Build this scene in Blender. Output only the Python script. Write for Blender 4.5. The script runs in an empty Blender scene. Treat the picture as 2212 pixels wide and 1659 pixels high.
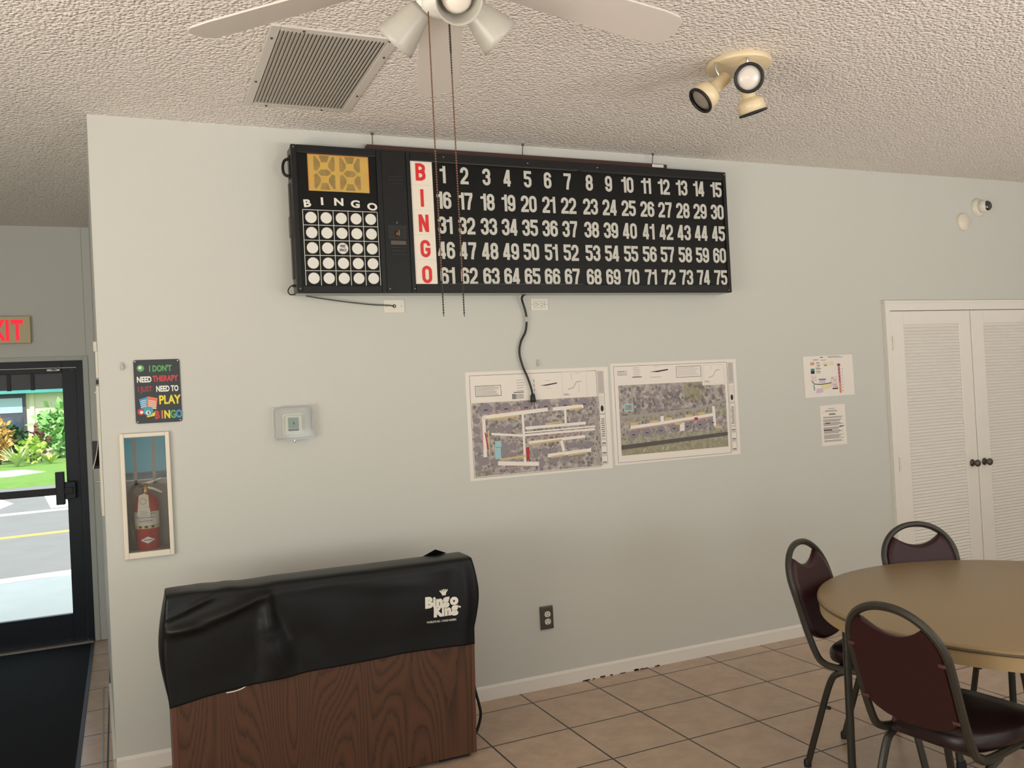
import bpy, bmesh, math, random
from mathutils import Vector, Matrix
R = math.radians
PI = math.pi
rnd = random.Random(7)
sc = bpy.context.scene
COL = sc.collection

# ------------------------------------------------------------------ camera
FOC = 1869.5
cd = bpy.data.cameras.new('camera')
cam = bpy.data.objects.new('camera', cd)
COL.objects.link(cam)
yaw, pitch, roll = R(23.45796), R(0.61597), R(-2.97426)
fw = Vector((math.sin(yaw)*math.cos(pitch), math.cos(yaw)*math.cos(pitch), math.sin(pitch)))
r0 = Vector((math.cos(yaw), -math.sin(yaw), 0))
u0 = r0.cross(fw)
rt = math.cos(roll)*r0 + math.sin(roll)*u0
up = -math.sin(roll)*r0 + math.cos(roll)*u0
cam.matrix_world = Matrix(((rt.x, up.x, -fw.x, 0.15073), (rt.y, up.y, -fw.y, -4.26827), (rt.z, up.z, -fw.z, 1.60), (0, 0, 0, 1)))
cd.sensor_fit = 'HORIZONTAL'
cd.sensor_width = 36.0
cd.lens = 36.0*FOC/2212
cd.clip_start = 0.05
cd.clip_end = 200
sc.camera = cam

# ------------------------------------------------------------------ world, sun, daylight, exposure
wd = bpy.data.worlds.new('sky'); sc.world = wd
wd.use_nodes = True
bg = wd.node_tree.nodes['Background']
bg.inputs[0].default_value = (0.78, 0.89, 1.0, 1)
bg.inputs[1].default_value = 1.9
def light(name, kind, energy, color, loc, rot=(0, 0, 0), size=None, size_y=None):
    l = bpy.data.lights.new(name, kind); l.energy = energy; l.color = color
    o = bpy.data.objects.new(name, l); o.location = loc; o.rotation_euler = rot
    if size is not None:
        l.shape = 'RECTANGLE'; l.size = size; l.size_y = size_y or size
    COL.objects.link(o); return o
sun = light('sun', 'SUN', 6.5, (1.0, 0.95, 0.86), (0, -20, 30))
sun.rotation_euler = Vector((0.25, 0.79, -1.0)).to_track_quat('-Z', 'Y').to_euler()
sun.data.angle = R(0.6)
# daylight of the windows behind the camera and in the left wall (sun on the paving outside bounces upward)
def window_light(name, energy, color, loc, direction, w, h, spread=180):
    o = light(name, 'AREA', energy, color, loc, size=w, size_y=h)
    o.rotation_euler = Vector(direction).to_track_quat('-Z', 'Y').to_euler()
    o.data.spread = R(spread)
    return o
UPT = 1.55        # the light comes off the sunlit paving, so it rises into the room
window_light('daylight_rear_wide', 76, (1.0, 0.995, 0.985), (-1.45, -6.25, .95), (0.05, 1, UPT), 1.9, 1.2, 130)
window_light('daylight_rear_right', 76, (1.0, 0.995, 0.985), (2.75, -6.25, .95), (0.0, 1, UPT), 2.0, 1.2, 130)
window_light('daylight_rear_far_right', 108, (1.0, 0.995, 0.985), (5.75, -6.25, .95), (-0.05, 1, UPT), 2.0, 1.2, 130)
window_light('daylight_left', 74, (1.0, 0.93, 0.82), (-2.45, -3.4, 1.0), (1, 0.6, 1.1), 2.0, 1.2, 140)
sc.view_settings.view_transform = 'Standard'
sc.view_settings.look = 'None'
sc.view_settings.exposure = 0.0
sc.view_settings.gamma = 1.0
sc.view_settings.use_curve_mapping = False

# ------------------------------------------------------------------ materials
def lin(c):
    return tuple(((v/255)/12.92 if v/255 <= .04045 else ((v/255+.055)/1.055)**2.4) for v in c)
def mat(name, rgb, rough=.5, metal=0.0, spec=.5, coat=0.0, emit=0.0, alpha=1.0, trans=0.0, noise=None, bump=None):
    """noise=(scale, amount): mottled colour; bump=(scale, strength, distance)"""
    m = bpy.data.materials.new(name); m.use_nodes = True
    nt = m.node_tree; p = nt.nodes['Principled BSDF']
    c = lin(rgb)
    p.inputs['Base Color'].default_value = (*c, 1)
    p.inputs['Roughness'].default_value = rough
    p.inputs['Metallic'].default_value = metal
    p.inputs['Specular IOR Level'].default_value = spec
    p.inputs['Coat Weight'].default_value = coat
    p.inputs['Transmission Weight'].default_value = trans
    p.inputs['Alpha'].default_value = alpha
    if emit:
        p.inputs['Emission Color'].default_value = (*c, 1); p.inputs['Emission Strength'].default_value = emit
    tc = None
    if noise or bump:
        tc = nt.nodes.new('ShaderNodeTexCoord')
    if noise:
        n = nt.nodes.new('ShaderNodeTexNoise'); n.inputs['Scale'].default_value = noise[0]; n.inputs['Detail'].default_value = 5
        nt.links.new(tc.outputs['Object'], n.inputs['Vector'])
        mx = nt.nodes.new('ShaderNodeMix'); mx.data_type = 'RGBA'
        a = noise[1]
        mx.inputs[6].default_value = (*[v*(1-a) for v in c], 1); mx.inputs[7].default_value = (*[min(1, v*(1+a)) for v in c], 1)
        nt.links.new(n.outputs['Fac'], mx.inputs[0]); nt.links.new(mx.outputs[2], p.inputs['Base Color'])
    if bump:
        n = nt.nodes.new('ShaderNodeTexNoise'); n.inputs['Scale'].default_value = bump[0]; n.inputs['Detail'].default_value = 3
        nt.links.new(tc.outputs['Object'], n.inputs['Vector'])
        b = nt.nodes.new('ShaderNodeBump'); b.inputs['Strength'].default_value = bump[1]; b.inputs['Distance'].default_value = bump[2]
        nt.links.new(n.outputs['Fac'], b.inputs['Height']); nt.links.new(b.outputs[0], p.inputs['Normal'])
    return m

def ceiling_material():
    m = mat('popcorn_ceiling', (238, 230, 222), .9, spec=.2)
    nt = m.node_tree; p = nt.nodes['Principled BSDF']
    tc = nt.nodes.new('ShaderNodeTexCoord')
    n = nt.nodes.new('ShaderNodeTexNoise'); n.inputs['Scale'].default_value = 30; n.inputs['Detail'].default_value = 3
    wv = nt.nodes.new('ShaderNodeVectorMath'); wv.operation = 'MULTIPLY_ADD'; wv.inputs[1].default_value = (.012, .012, .012)
    vo = nt.nodes.new('ShaderNodeTexVoronoi'); vo.feature = 'SMOOTH_F1'; vo.inputs['Scale'].default_value = 68; vo.inputs['Smoothness'].default_value = .35; vo.inputs['Randomness'].default_value = 1
    n2 = nt.nodes.new('ShaderNodeTexNoise'); n2.inputs['Scale'].default_value = 92; n2.inputs['Detail'].default_value = 2
    nt.links.new(tc.outputs['Object'], n.inputs['Vector']); nt.links.new(tc.outputs['Object'], n2.inputs['Vector'])
    nt.links.new(n.outputs['Color'], wv.inputs[0]); nt.links.new(tc.outputs['Object'], wv.inputs[2]); nt.links.new(wv.outputs[0], vo.inputs['Vector'])
    mul = nt.nodes.new('ShaderNodeMath'); mul.operation = 'MULTIPLY_ADD'; mul.inputs[1].default_value = -1.0
    nt.links.new(vo.outputs['Distance'], mul.inputs[0]); nt.links.new(n2.outputs['Fac'], mul.inputs[2])
    b = nt.nodes.new('ShaderNodeBump'); b.inputs['Strength'].default_value = 1.0; b.inputs['Distance'].default_value = .011
    nt.links.new(mul.outputs[0], b.inputs['Height']); nt.links.new(b.outputs[0], p.inputs['Normal'])
    return m

def tile_material():
    m = mat('floor_tile', (176, 146, 120), .28, spec=.5)
    nt = m.node_tree; p = nt.nodes['Principled BSDF']
    tc = nt.nodes.new('ShaderNodeTexCoord')
    mp = nt.nodes.new('ShaderNodeMapping'); mp.vector_type = 'TEXTURE'
    mp.inputs['Location'].default_value = (1.5477, .2246, 0); mp.inputs['Rotation'].default_value = (0, 0, .02)
    mp.inputs['Scale'].default_value = (.398, .398, .398)
    nt.links.new(tc.outputs['Object'], mp.inputs['Vector'])
    br = nt.nodes.new('ShaderNodeTexBrick'); br.offset = 0; br.squash = 1
    br.inputs['Scale'].default_value = 1; br.inputs['Brick Width'].default_value = 1; br.inputs['Row Height'].default_value = 1
    br.inputs['Mortar Size'].default_value = .0115; br.inputs['Mortar Smooth'].default_value = .1
    br.inputs['Color1'].default_value = (*lin((192, 168, 146)), 1); br.inputs['Color2'].default_value = (*lin((185, 163, 142)), 1)
    br.inputs['Mortar'].default_value = (*lin((26, 19, 15)), 1)
    nt.links.new(mp.outputs[0], br.inputs['Vector'])
    n = nt.nodes.new('ShaderNodeTexNoise'); n.inputs['Scale'].default_value = 9; n.inputs['Detail'].default_value = 9; n.inputs['Roughness'].default_value = .7
    nt.links.new(tc.outputs['Object'], n.inputs['Vector'])
    rp = nt.nodes.new('ShaderNodeValToRGB')
    rp.color_ramp.elements[0].position = .33; rp.color_ramp.elements[0].color = (.72, .66, .62, 1)
    rp.color_ramp.elements[1].position = .68; rp.color_ramp.elements[1].color = (1.12, 1.1, 1.05, 1)
    nt.links.new(n.outputs['Fac'], rp.inputs[0])
    mx = nt.nodes.new('ShaderNodeMix'); mx.data_type = 'RGBA'; mx.blend_type = 'MULTIPLY'; mx.inputs[0].default_value = .75
    nt.links.new(br.outputs['Color'], mx.inputs[6]); nt.links.new(rp.outputs[0], mx.inputs[7])
    nt.links.new(mx.outputs[2], p.inputs['Base Color'])
    b = nt.nodes.new('ShaderNodeBump'); b.invert = True; b.inputs['Strength'].default_value = .5; b.inputs['Distance'].default_value = .003
    nt.links.new(br.outputs['Fac'], b.inputs['Height']); nt.links.new(b.outputs[0], p.inputs['Normal'])
    return m

def wood_material():
    m = mat('oak_veneer', (92, 52, 34), .42, spec=.4)
    nt = m.node_tree; p = nt.nodes['Principled BSDF']
    tc = nt.nodes.new('ShaderNodeTexCoord')
    mp = nt.nodes.new('ShaderNodeMapping'); mp.inputs['Scale'].default_value = (1.0, 1.0, .17)
    nt.links.new(tc.outputs['Object'], mp.inputs['Vector'])
    n = nt.nodes.new('ShaderNodeTexNoise'); n.inputs['Scale'].default_value = 3.6; n.inputs['Detail'].default_value = 1.2; n.inputs['Distortion'].default_value = .25
    nt.links.new(mp.outputs[0], n.inputs['Vector'])
    mu = nt.nodes.new('ShaderNodeMath'); mu.operation = 'MULTIPLY'; mu.inputs[1].default_value = 38
    nt.links.new(n.outputs['Fac'], mu.inputs[0])
    # jagged pores along the grain
    mp2 = nt.nodes.new('ShaderNodeMapping'); mp2.inputs['Scale'].default_value = (140, 140, 5)
    nt.links.new(tc.outputs['Object'], mp2.inputs['Vector'])
    n2 = nt.nodes.new('ShaderNodeTexNoise'); n2.inputs['Scale'].default_value = 1; n2.inputs['Detail'].default_value = 3
    nt.links.new(mp2.outputs[0], n2.inputs['Vector'])
    ad = nt.nodes.new('ShaderNodeMath'); ad.operation = 'MULTIPLY_ADD'; ad.inputs[1].default_value = .7
    nt.links.new(n2.outputs['Fac'], ad.inputs[0]); nt.links.new(mu.outputs[0], ad.inputs[2])
    fr = nt.nodes.new('ShaderNodeMath'); fr.operation = 'FRACT'; nt.links.new(ad.outputs[0], fr.inputs[0])
    rp = nt.nodes.new('ShaderNodeValToRGB'); e = rp.color_ramp.elements
    e[0].position = 0; e[0].color = (*lin((53, 34, 23)), 1); e[1].position = 1; e[1].color = (*lin((77, 49, 33)), 1)
    k = e.new(.18); k.color = (*lin((71, 45, 30)), 1); k = e.new(.55); k.color = (*lin((84, 54, 36)), 1)
    nt.links.new(fr.outputs[0], rp.inputs[0])
    nt.links.new(rp.outputs[0], p.inputs['Base Color'])
    return m

def glass_material(name, tint=(1, 1, 1), refl=.08, rough=.02, fres=1.0):
    m = bpy.data.materials.new(name); m.use_nodes = True; nt = m.node_tree; nt.nodes.clear()
    out = nt.nodes.new('ShaderNodeOutputMaterial')
    t = nt.nodes.new('ShaderNodeBsdfTransparent'); t.inputs[0].default_value = (*tint, 1)
    g = nt.nodes.new('ShaderNodeBsdfGlossy'); g.inputs['Roughness'].default_value = rough
    mx = nt.nodes.new('ShaderNodeMixShader'); fr = nt.nodes.new('ShaderNodeFresnel'); fr.inputs[0].default_value = 1.5
    ad = nt.nodes.new('ShaderNodeMath'); ad.operation = 'MULTIPLY_ADD'; ad.inputs[1].default_value = fres; ad.inputs[2].default_value = refl; ad.use_clamp = True
    nt.links.new(fr.outputs[0], ad.inputs[0]); nt.links.new(ad.outputs[0], mx.inputs[0])
    nt.links.new(t.outputs[0], mx.inputs[1]); nt.links.new(g.outputs[0], mx.inputs[2]); nt.links.new(mx.outputs[0], out.inputs[0])
    return m

def frosted_material():
    m = bpy.data.materials.new('frosted_glass'); m.use_nodes = True; nt = m.node_tree; nt.nodes.clear()
    out = nt.nodes.new('ShaderNodeOutputMaterial')
    d = nt.nodes.new('ShaderNodeBsdfPrincipled'); d.inputs['Base Color'].default_value = (*lin((200, 195, 184)), 1); d.inputs['Roughness'].default_value = .32
    t = nt.nodes.new('ShaderNodeBsdfTranslucent'); t.inputs[0].default_value = (*lin((196, 191, 178)), 1)
    mx = nt.nodes.new('ShaderNodeMixShader'); mx.inputs[0].default_value = .3
    nt.links.new(d.outputs[0], mx.inputs[1]); nt.links.new(t.outputs[0], mx.inputs[2]); nt.links.new(mx.outputs[0], out.inputs[0])
    return m

def map_material(name, seed, base_a, base_b):
    """aerial photograph printed on paper: mottled roofs, trees and lawns"""
    m = mat(name, (130, 125, 120), .75, spec=.2); nt = m.node_tree; p = nt.nodes['Principled BSDF']
    tc = nt.nodes.new('ShaderNodeTexCoord'); mp = nt.nodes.new('ShaderNodeMapping'); mp.inputs['Location'].default_value = (seed, seed, seed)
    nt.links.new(tc.outputs['Object'], mp.inputs['Vector'])
    n = nt.nodes.new('ShaderNodeTexNoise'); n.inputs['Scale'].default_value = 38; n.inputs['Detail'].default_value = 7; n.inputs['Roughness'].default_value = .7
    nt.links.new(mp.outputs[0], n.inputs['Vector'])
    rp = nt.nodes.new('ShaderNodeValToRGB'); e = rp.color_ramp.elements
    e[0].position = .36; e[0].color = (*lin(base_a), 1); e[1].position = .62; e[1].color = (*lin(base_b), 1)
    nt.links.new(n.outputs['Fac'], rp.inputs[0]); nt.links.new(rp.outputs[0], p.inputs['Base Color'])
    return m

def leaf_material(name, a, b):
    m = mat(name, a, .5, spec=.4); nt = m.node_tree; p = nt.nodes['Principled BSDF']
    n = nt.nodes.new('ShaderNodeTexNoise'); n.inputs['Scale'].default_value = 3; tc = nt.nodes.new('ShaderNodeTexCoord')
    nt.links.new(tc.outputs['Object'], n.inputs['Vector'])
    mx = nt.nodes.new('ShaderNodeMix'); mx.data_type = 'RGBA'
    mx.inputs[6].default_value = (*lin(a), 1); mx.inputs[7].default_value = (*lin(b), 1)
    nt.links.new(n.outputs['Fac'], mx.inputs[0]); nt.links.new(mx.outputs[2], p.inputs['Base Color'])
    return m

M = {}
M['wall'] = mat('wall_paint', (201, 200, 192), .6, spec=.3, bump=(90, .08, .002))
M['recess_wall'] = mat('recess_wall_paint', (208, 210, 204), .6, spec=.3, bump=(90, .08, .002))
M['ceiling'] = ceiling_material()
M['tile'] = tile_material()
M['white_paint'] = mat('white_gloss_paint', (230, 224, 215), .4, bump=(40, .05, .001))
M['trim_grey'] = mat('trim_grey_paint', (186, 190, 184), .5)
M['dark_alu'] = mat('dark_bronze_aluminium', (27, 32, 41), .4, metal=.0, spec=.3)
M['panel_grey'] = mat('dark_grey_panel', (50, 52, 58), .4)
M['alu'] = mat('aluminium', (160, 160, 158), .35, metal=.8)
M['chrome'] = mat('chrome', (210, 208, 204), .18, metal=1)
M['galvanised'] = mat('galvanised_plate', (176, 178, 172), .45, metal=.3, noise=(9, .15))
M['steel_dark'] = mat('brushed_dark_steel', (96, 90, 82), .42, metal=.75)
M['black'] = mat('black_enamel', (26, 26, 26), .42, spec=.3)
M['black_panel'] = mat('black_printed_panel', (15, 15, 15), .35, spec=.25)
M['black_matte'] = mat('black_plastic', (20, 20, 20), .5)
M['side_metal'] = mat('worn_grey_metal', (84, 80, 74), .4, metal=.5, noise=(30, .2))
M['number'] = mat('translucent_number', (196, 194, 184), .45, noise=(25, .06))
M['disc'] = mat('translucent_disc', (222, 220, 210), .45)
M['strip_white'] = mat('letter_strip_white', (232, 222, 206), .45, noise=(8, .04))
M['red'] = mat('letter_red', (214, 38, 34), .45)
M['print_white'] = mat('printed_white', (224, 220, 208), .5)
M['amber'] = mat('amber_lens', (200, 162, 82), .3, noise=(14, .12))
M['amber_light'] = mat('amber_divider', (226, 184, 84), .35)
M['amber_edge'] = mat('amber_burnt_edge', (196, 128, 60), .35)
M['amber_dark'] = mat('amber_lamp_pocket', (152, 126, 72), .3, noise=(34, .38))
M['wood_strip'] = mat('dark_wood_strip', (66, 38, 30), .5)
M['plate'] = mat('ivory_plastic', (222, 216, 202), .4)
M['plate_line'] = mat('plate_grey_line', (150, 146, 136), .5)  # darker ivory grey for the plate insert outline and the plate screws
M['cord'] = mat('black_rubber', (16, 18, 17), .45)
M['wire'] = mat('grey_wire', (92, 88, 80), .4, metal=.5)
M['clear_plastic'] = glass_material('clear_plastic', (.97, .98, .98), .0, .05, .30)
M['hook_white'] = mat('milky_plastic', (226, 222, 214), .2, alpha=.6)
M['window_glass'] = glass_material('window_glass', (.95, .98, .97), .0, .0, .06)
M['cabinet_glass'] = glass_material('cabinet_glass', (.96, .97, .97), .07, .01)
M['cream_enamel'] = mat('cream_enamel', (224, 205, 168), .35)
M['cream_frame'] = mat('cream_frame_enamel', (224, 214, 196), .4)
M['ext_red'] = mat('extinguisher_red', (176, 22, 32), .28, coat=.4)
M['ext_label'] = mat('extinguisher_label', (222, 214, 200), .5)
M['ext_yellow'] = mat('extinguisher_yellow_label', (206, 190, 140), .5)
M['brass'] = mat('brass', (176, 138, 84), .35, metal=.8)
M['cabinet_inside'] = mat('cabinet_grey_lining', (170, 166, 160), .6)
M['tag_paper'] = mat('tag_paper', (226, 214, 188), .7)
M['sign_slate'] = mat('sign_slate', (46, 50, 52), .4)
M['s_green'] = mat('sign_green', (92, 164, 92), .5)
M['s_red'] = mat('sign_red', (196, 66, 62), .5)
M['s_dred'] = mat('sign_dark_red', (150, 56, 62), .5)
M['s_yellow'] = mat('sign_yellow', (232, 214, 62), .5)
M['s_white'] = mat('sign_white', (236, 234, 226), .5)
M['s_teal'] = mat('sign_teal', (66, 160, 170), .5)
M['s_blue'] = mat('sign_blue', (72, 150, 196), .5)
M['s_orange'] = mat('sign_orange', (222, 120, 84), .5)
M['paper'] = mat('white_paper', (232, 224, 214), .75, spec=.2)
M['ink'] = mat('black_ink', (58, 56, 56), .7, spec=.2)
M['ink_grey'] = mat('grey_ink', (136, 130, 128), .7, spec=.2)
M['ink_light'] = mat('light_grey_ink', (188, 182, 176), .7, spec=.2)
M['aerial'] = map_material('aerial_photo_print', 3.1, (126, 118, 120), (194, 184, 176))
M['aerial_green'] = map_material('aerial_lawn_print', 9.4, (130, 127, 116), (178, 172, 154))
M['map_lawn'] = map_material('map_lawn_print', 5.4, (140, 136, 112), (168, 160, 136))
M['map_roof'] = mat('map_roof_print', (142, 133, 138), .75, noise=(120, .2))
M['map_roof_dark'] = mat('map_tree_print', (120, 115, 111), .75, noise=(160, .35))
M['map_road'] = mat('map_road_print', (234, 225, 216), .75)
M['map_greyroad'] = mat('map_grey_road_print', (164, 156, 150), .75, noise=(90, .12))
M['map_canal'] = mat('map_canal_print', (92, 84, 82), .75)
M['map_yellow'] = mat('map_yellow_print', (206, 182, 130), .75)
M['map_pink'] = mat('map_pink_print', (190, 150, 146), .75)
M['map_red'] = mat('map_red_print', (176, 52, 56), .75)
M['map_pool'] = mat('map_pool_print', (160, 196, 200), .75)
M['p_teal'] = mat('print_teal', (60, 140, 136), .7)
M['p_orange'] = mat('print_orange', (216, 150, 118), .7)
M['p_yellow'] = mat('print_yellow', (226, 214, 160), .7)
M['p_lilac'] = mat('print_lilac', (206, 186, 206), .7)
M['p_pink'] = mat('print_pink', (196, 120, 124), .7)
M['vinyl'] = mat('black_vinyl', (13, 14, 15), .40, spec=.28, bump=(160, .08, .001))
M['oak'] = wood_material()
M['oak_edge'] = mat('oak_edge', (88, 52, 36), .45, noise=(12, .15))
M['table_top'] = mat('tan_laminate', (142, 120, 86), .4, noise=(120, .05))
M['table_apron'] = mat('tan_apron', (168, 143, 104), .45)
M['table_edge'] = mat('dark_bead', (92, 76, 52), .45)
M['leg_metal'] = mat('dark_grey_metal', (54, 54, 48), .38, metal=.45)
M['chair_metal'] = mat('bronze_tube_metal', (62, 59, 52), .36, metal=.45)
M['maroon'] = mat('maroon_vinyl', (47, 14, 19), .42, spec=.4, bump=(220, .06, .001))
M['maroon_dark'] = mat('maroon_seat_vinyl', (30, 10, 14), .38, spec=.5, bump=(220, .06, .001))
M['bracket'] = mat('dull_bracket', (84, 52, 48), .5)
M['fan_white'] = mat('fan_white', (198, 190, 181), .4)
M['fan_metal'] = mat('fan_white_metal', (222, 218, 210), .3)
M['frost'] = frosted_material()
M['bulb'] = mat('bulb_glass', (216, 206, 194), .3)
M['bead'] = mat('brown_bead', (118, 78, 52), .4, metal=.3)
M['bead_dark'] = mat('dark_bead_chain', (28, 26, 24), .4)
M['vent'] = mat('vent_enamel', (206, 200, 192), .42)
M['vent_dark'] = mat('duct_dark', (64, 56, 48), .9)
M['lens'] = mat('frosted_lamp_lens', (222, 212, 202), .25, spec=.6)
M['lens_grey'] = mat('grey_lamp_lens', (150, 140, 128), .3, spec=.6)
M['sign_beige'] = mat('exit_sign_beige', (212, 194, 156), .5)
M['exit_red'] = mat('exit_red_glow', (240, 24, 52), .5, emit=.75)
M['mat_black'] = mat('black_door_mat', (15, 16, 19), .92, spec=.2, noise=(30, .35), bump=(300, .3, .002))
M['mat_edge'] = mat('mat_rubber_edge', (44, 48, 58), .6)
M['lcd'] = mat('lcd_grey', (150, 160, 146), .3)
M['asphalt'] = mat('asphalt', (126, 123, 122), .9, spec=.15, noise=(2.0, .12))
M['concrete'] = mat('concrete_walk', (214, 212, 204), .9, spec=.15, noise=(3, .08))
M['white_line'] = mat('road_paint_white', (240, 238, 230), .8)
M['yellow_line'] = mat('road_paint_yellow', (224, 180, 80), .8)
M['lawn'] = mat('lawn_grass', (106, 138, 64), .9, spec=.1, noise=(5, .35))
M['stucco'] = mat('cream_stucco', (232, 224, 186), .85, noise=(3, .05))
M['turquoise'] = mat('turquoise_fascia', (70, 150, 144), .6, noise=(2, .2))
M['bronze_frame'] = mat('bronze_window_frame', (76, 72, 84), .5)
M['dark_glass'] = mat('dark_window_glass', (70, 78, 92), .1, spec=.8)
M['pale_glass'] = mat('reflecting_window_glass', (168, 196, 198), .15, spec=.8)
M['leaf_bright'] = leaf_material('bright_leaf', (110, 164, 92), (164, 204, 128))
M['leaf_dark'] = leaf_material('dark_leaf', (50, 78, 50), (84, 110, 72))
M['leaf_lime'] = leaf_material('lime_leaf', (150, 186, 70), (196, 214, 110))
M['leaf_pale'] = leaf_material('striped_pale_leaf', (176, 196, 120), (220, 224, 170))
M['leaf_gold'] = leaf_material('gold_croton_leaf', (206, 168, 84), (190, 130, 80))
M['leaf_red'] = leaf_material('reddish_leaf', (96, 66, 62), (130, 84, 74))
M['bark'] = mat('bark', (92, 74, 56), .9)
M['roof'] = mat('roof_shingle', (120, 112, 104), .9)

# ------------------------------------------------------------------ mesh builder
class MB:
    def __init__(s): s.v, s.f, s.m, s.s = [], [], [], []
    def add(s, verts, faces, m=0, smooth=False):
        o = len(s.v); s.v += [tuple(v) for v in verts]
        for f in faces:
            s.f.append(tuple(i+o for i in f)); s.m.append(m); s.s.append(smooth)
        return s
    def box(s, a, b, m=0):
        x0, y0, z0 = [min(p, q) for p, q in zip(a, b)]; x1, y1, z1 = [max(p, q) for p, q in zip(a, b)]
        return s.add([(x0, y0, z0), (x1, y0, z0), (x1, y1, z0), (x0, y1, z0), (x0, y0, z1), (x1, y0, z1), (x1, y1, z1), (x0, y1, z1)],
                     [(0, 3, 2, 1), (4, 5, 6, 7), (0, 1, 5, 4), (1, 2, 6, 5), (2, 3, 7, 6), (3, 0, 4, 7)], m)
    def rbox(s, a, b, r, m=0, n=4):
        """box with edges rounded around the y axis (rounded rectangle seen from the front)"""
        x0, y0, z0 = [min(p, q) for p, q in zip(a, b)]; x1, y1, z1 = [max(p, q) for p, q in zip(a, b)]
        return s.prism(rrect(x0, z0, x1, z1, r, n), y0, y1, m)
    def prism(s, poly, y0, y1, m=0, smooth=False):
        """polygon in x,z extruded along y"""
        n = len(poly)
        vs = [(x, y0, z) for x, z in poly] + [(x, y1, z) for x, z in poly]
        s.add(vs, [tuple(range(n)), tuple(range(2*n-1, n-1, -1))], m)
        s.add(vs, [(i, i+n, (i+1) % n+n, (i+1) % n) for i in range(n)], m, smooth)
        return s
    def slab(s, poly, z0, z1, m=0):
        n = len(poly)
        vs = [(x, y, z0) for x, y in poly] + [(x, y, z1) for x, y in poly]
        s.add(vs, [tuple(range(n-1, -1, -1)), tuple(range(n, 2*n))], m)
        s.add(vs, [(i, (i+1) % n, (i+1) % n+n, i+n) for i in range(n)], m)
        return s
    def tube(s, pts, r, n=8, m=0, cap=True, square=False, flat=None):
        pts = [Vector(p) for p in pts]
        rs = r if isinstance(r, (list, tuple)) else [r]*len(pts)
        t0 = (pts[1]-pts[0]).normalized()
        ref = Vector(flat) if flat else (Vector((0, 0, 1)) if abs(t0.z) < .9 else Vector((1, 0, 0)))
        nrm = (ref - t0*ref.dot(t0)).normalized()
        rings = []
        for i, p in enumerate(pts):
            t = (pts[min(i+1, len(pts)-1)]-pts[max(i-1, 0)]).normalized()
            nrm = (nrm - t*nrm.dot(t)).normalized(); b = t.cross(nrm)
            ring = []
            for k in range(n):
                a = 2*PI*(k+.5)/n
                c, d = math.cos(a), math.sin(a)
                if square:
                    q = max(abs(c), abs(d)); e = .82 if n > 4 else 1
                    c, d = c/q*(e + (1-e)*q), d/q*(e + (1-e)*q)
                ring.append(p + nrm*c*rs[i] + b*d*rs[i])
            rings.append(ring)
        vs = [v for ring in rings for v in ring]
        fs = [(i*n+k, i*n+(k+1) % n, (i+1)*n+(k+1) % n, (i+1)*n+k) for i in range(len(pts)-1) for k in range(n)]
        s.add(vs, fs, m, not square)
        if cap:
            s.add(rings[0], [tuple(range(n-1, -1, -1))], m); s.add(rings[-1], [tuple(range(n))], m)
        return s
    def lathe(s, prof, origin, axis, n=24, m=0, smooth=True, ribs=0, rib_a=0):
        """prof: list of (radius, height along axis)"""
        ax = Vector(axis).normalized(); o = Vector(origin)
        a = Vector((0, 0, 1)) if abs(ax.z) < .9 else Vector((1, 0, 0))
        e1 = (a - ax*a.dot(ax)).normalized(); e2 = ax.cross(e1)
        vs, fs = [], []
        for r, h in prof:
            for k in range(n):
                t = 2*PI*k/n
                rr = r*(1+rib_a*math.cos(ribs*t)) if ribs else r
                vs.append(o + ax*h + e1*rr*math.cos(t) + e2*rr*math.sin(t))
        for i in range(len(prof)-1):
            for k in range(n):
                fs.append((i*n+k, i*n+(k+1) % n, (i+1)*n+(k+1) % n, (i+1)*n+k))
        s.add(vs, fs, m, smooth)
        for i, rev in ((0, True), (len(prof)-1, False)):
            if prof[i][0] > 1e-6:
                ring = [vs[i*n+k] for k in range(n)]
                s.add(ring, [tuple(range(n-1, -1, -1)) if rev else tuple(range(n))], m)
        return s
    def closed_lathe(s, prof, origin, axis, n=24, m=0):
        """a ring: profile is a closed loop"""
        ax = Vector(axis).normalized(); o = Vector(origin)
        a = Vector((0, 0, 1)) if abs(ax.z) < .9 else Vector((1, 0, 0))
        e1 = (a - ax*a.dot(ax)).normalized(); e2 = ax.cross(e1)
        vs = [o + ax*h + e1*r*math.cos(2*PI*k/n) + e2*r*math.sin(2*PI*k/n) for r, h in prof for k in range(n)]
        P = len(prof)
        fs = [(i*n+k, i*n+(k+1) % n, ((i+1) % P)*n+(k+1) % n, ((i+1) % P)*n+k) for i in range(P) for k in range(n)]
        return s.add(vs, fs, m, True)
    def sphere(s, c, r, n=8, k=6, m=0, sc3=(1, 1, 1)):
        vs, fs = [], []
        for i in range(k+1):
            a = PI*i/k
            for j in range(n):
                b = 2*PI*j/n
                vs.append((c[0]+r*sc3[0]*math.sin(a)*math.cos(b), c[1]+r*sc3[1]*math.sin(a)*math.sin(b), c[2]+r*sc3[2]*math.cos(a)))
        for i in range(k):
            for j in range(n):
                fs.append((i*n+j, (i+1)*n+j, (i+1)*n+(j+1) % n, i*n+(j+1) % n))
        return s.add(vs, fs, m, True)
    def flat(s, poly, y, m=0):
        """flat polygon in x,z facing -y"""
        return s.add([(x, y, z) for x, z in poly], [tuple(range(len(poly)))], m)
    def rect(s, x0, z0, x1, z1, y, m=0):
        return s.flat([(x0, z0), (x1, z0), (x1, z1), (x0, z1)], y, m)
    def disc(s, cx, cz, r, y, m=0, n=20, rz=None):
        return s.flat([(cx+r*math.cos(2*PI*i/n), cz+(rz or r)*math.sin(2*PI*i/n)) for i in range(n)], y, m)
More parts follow.
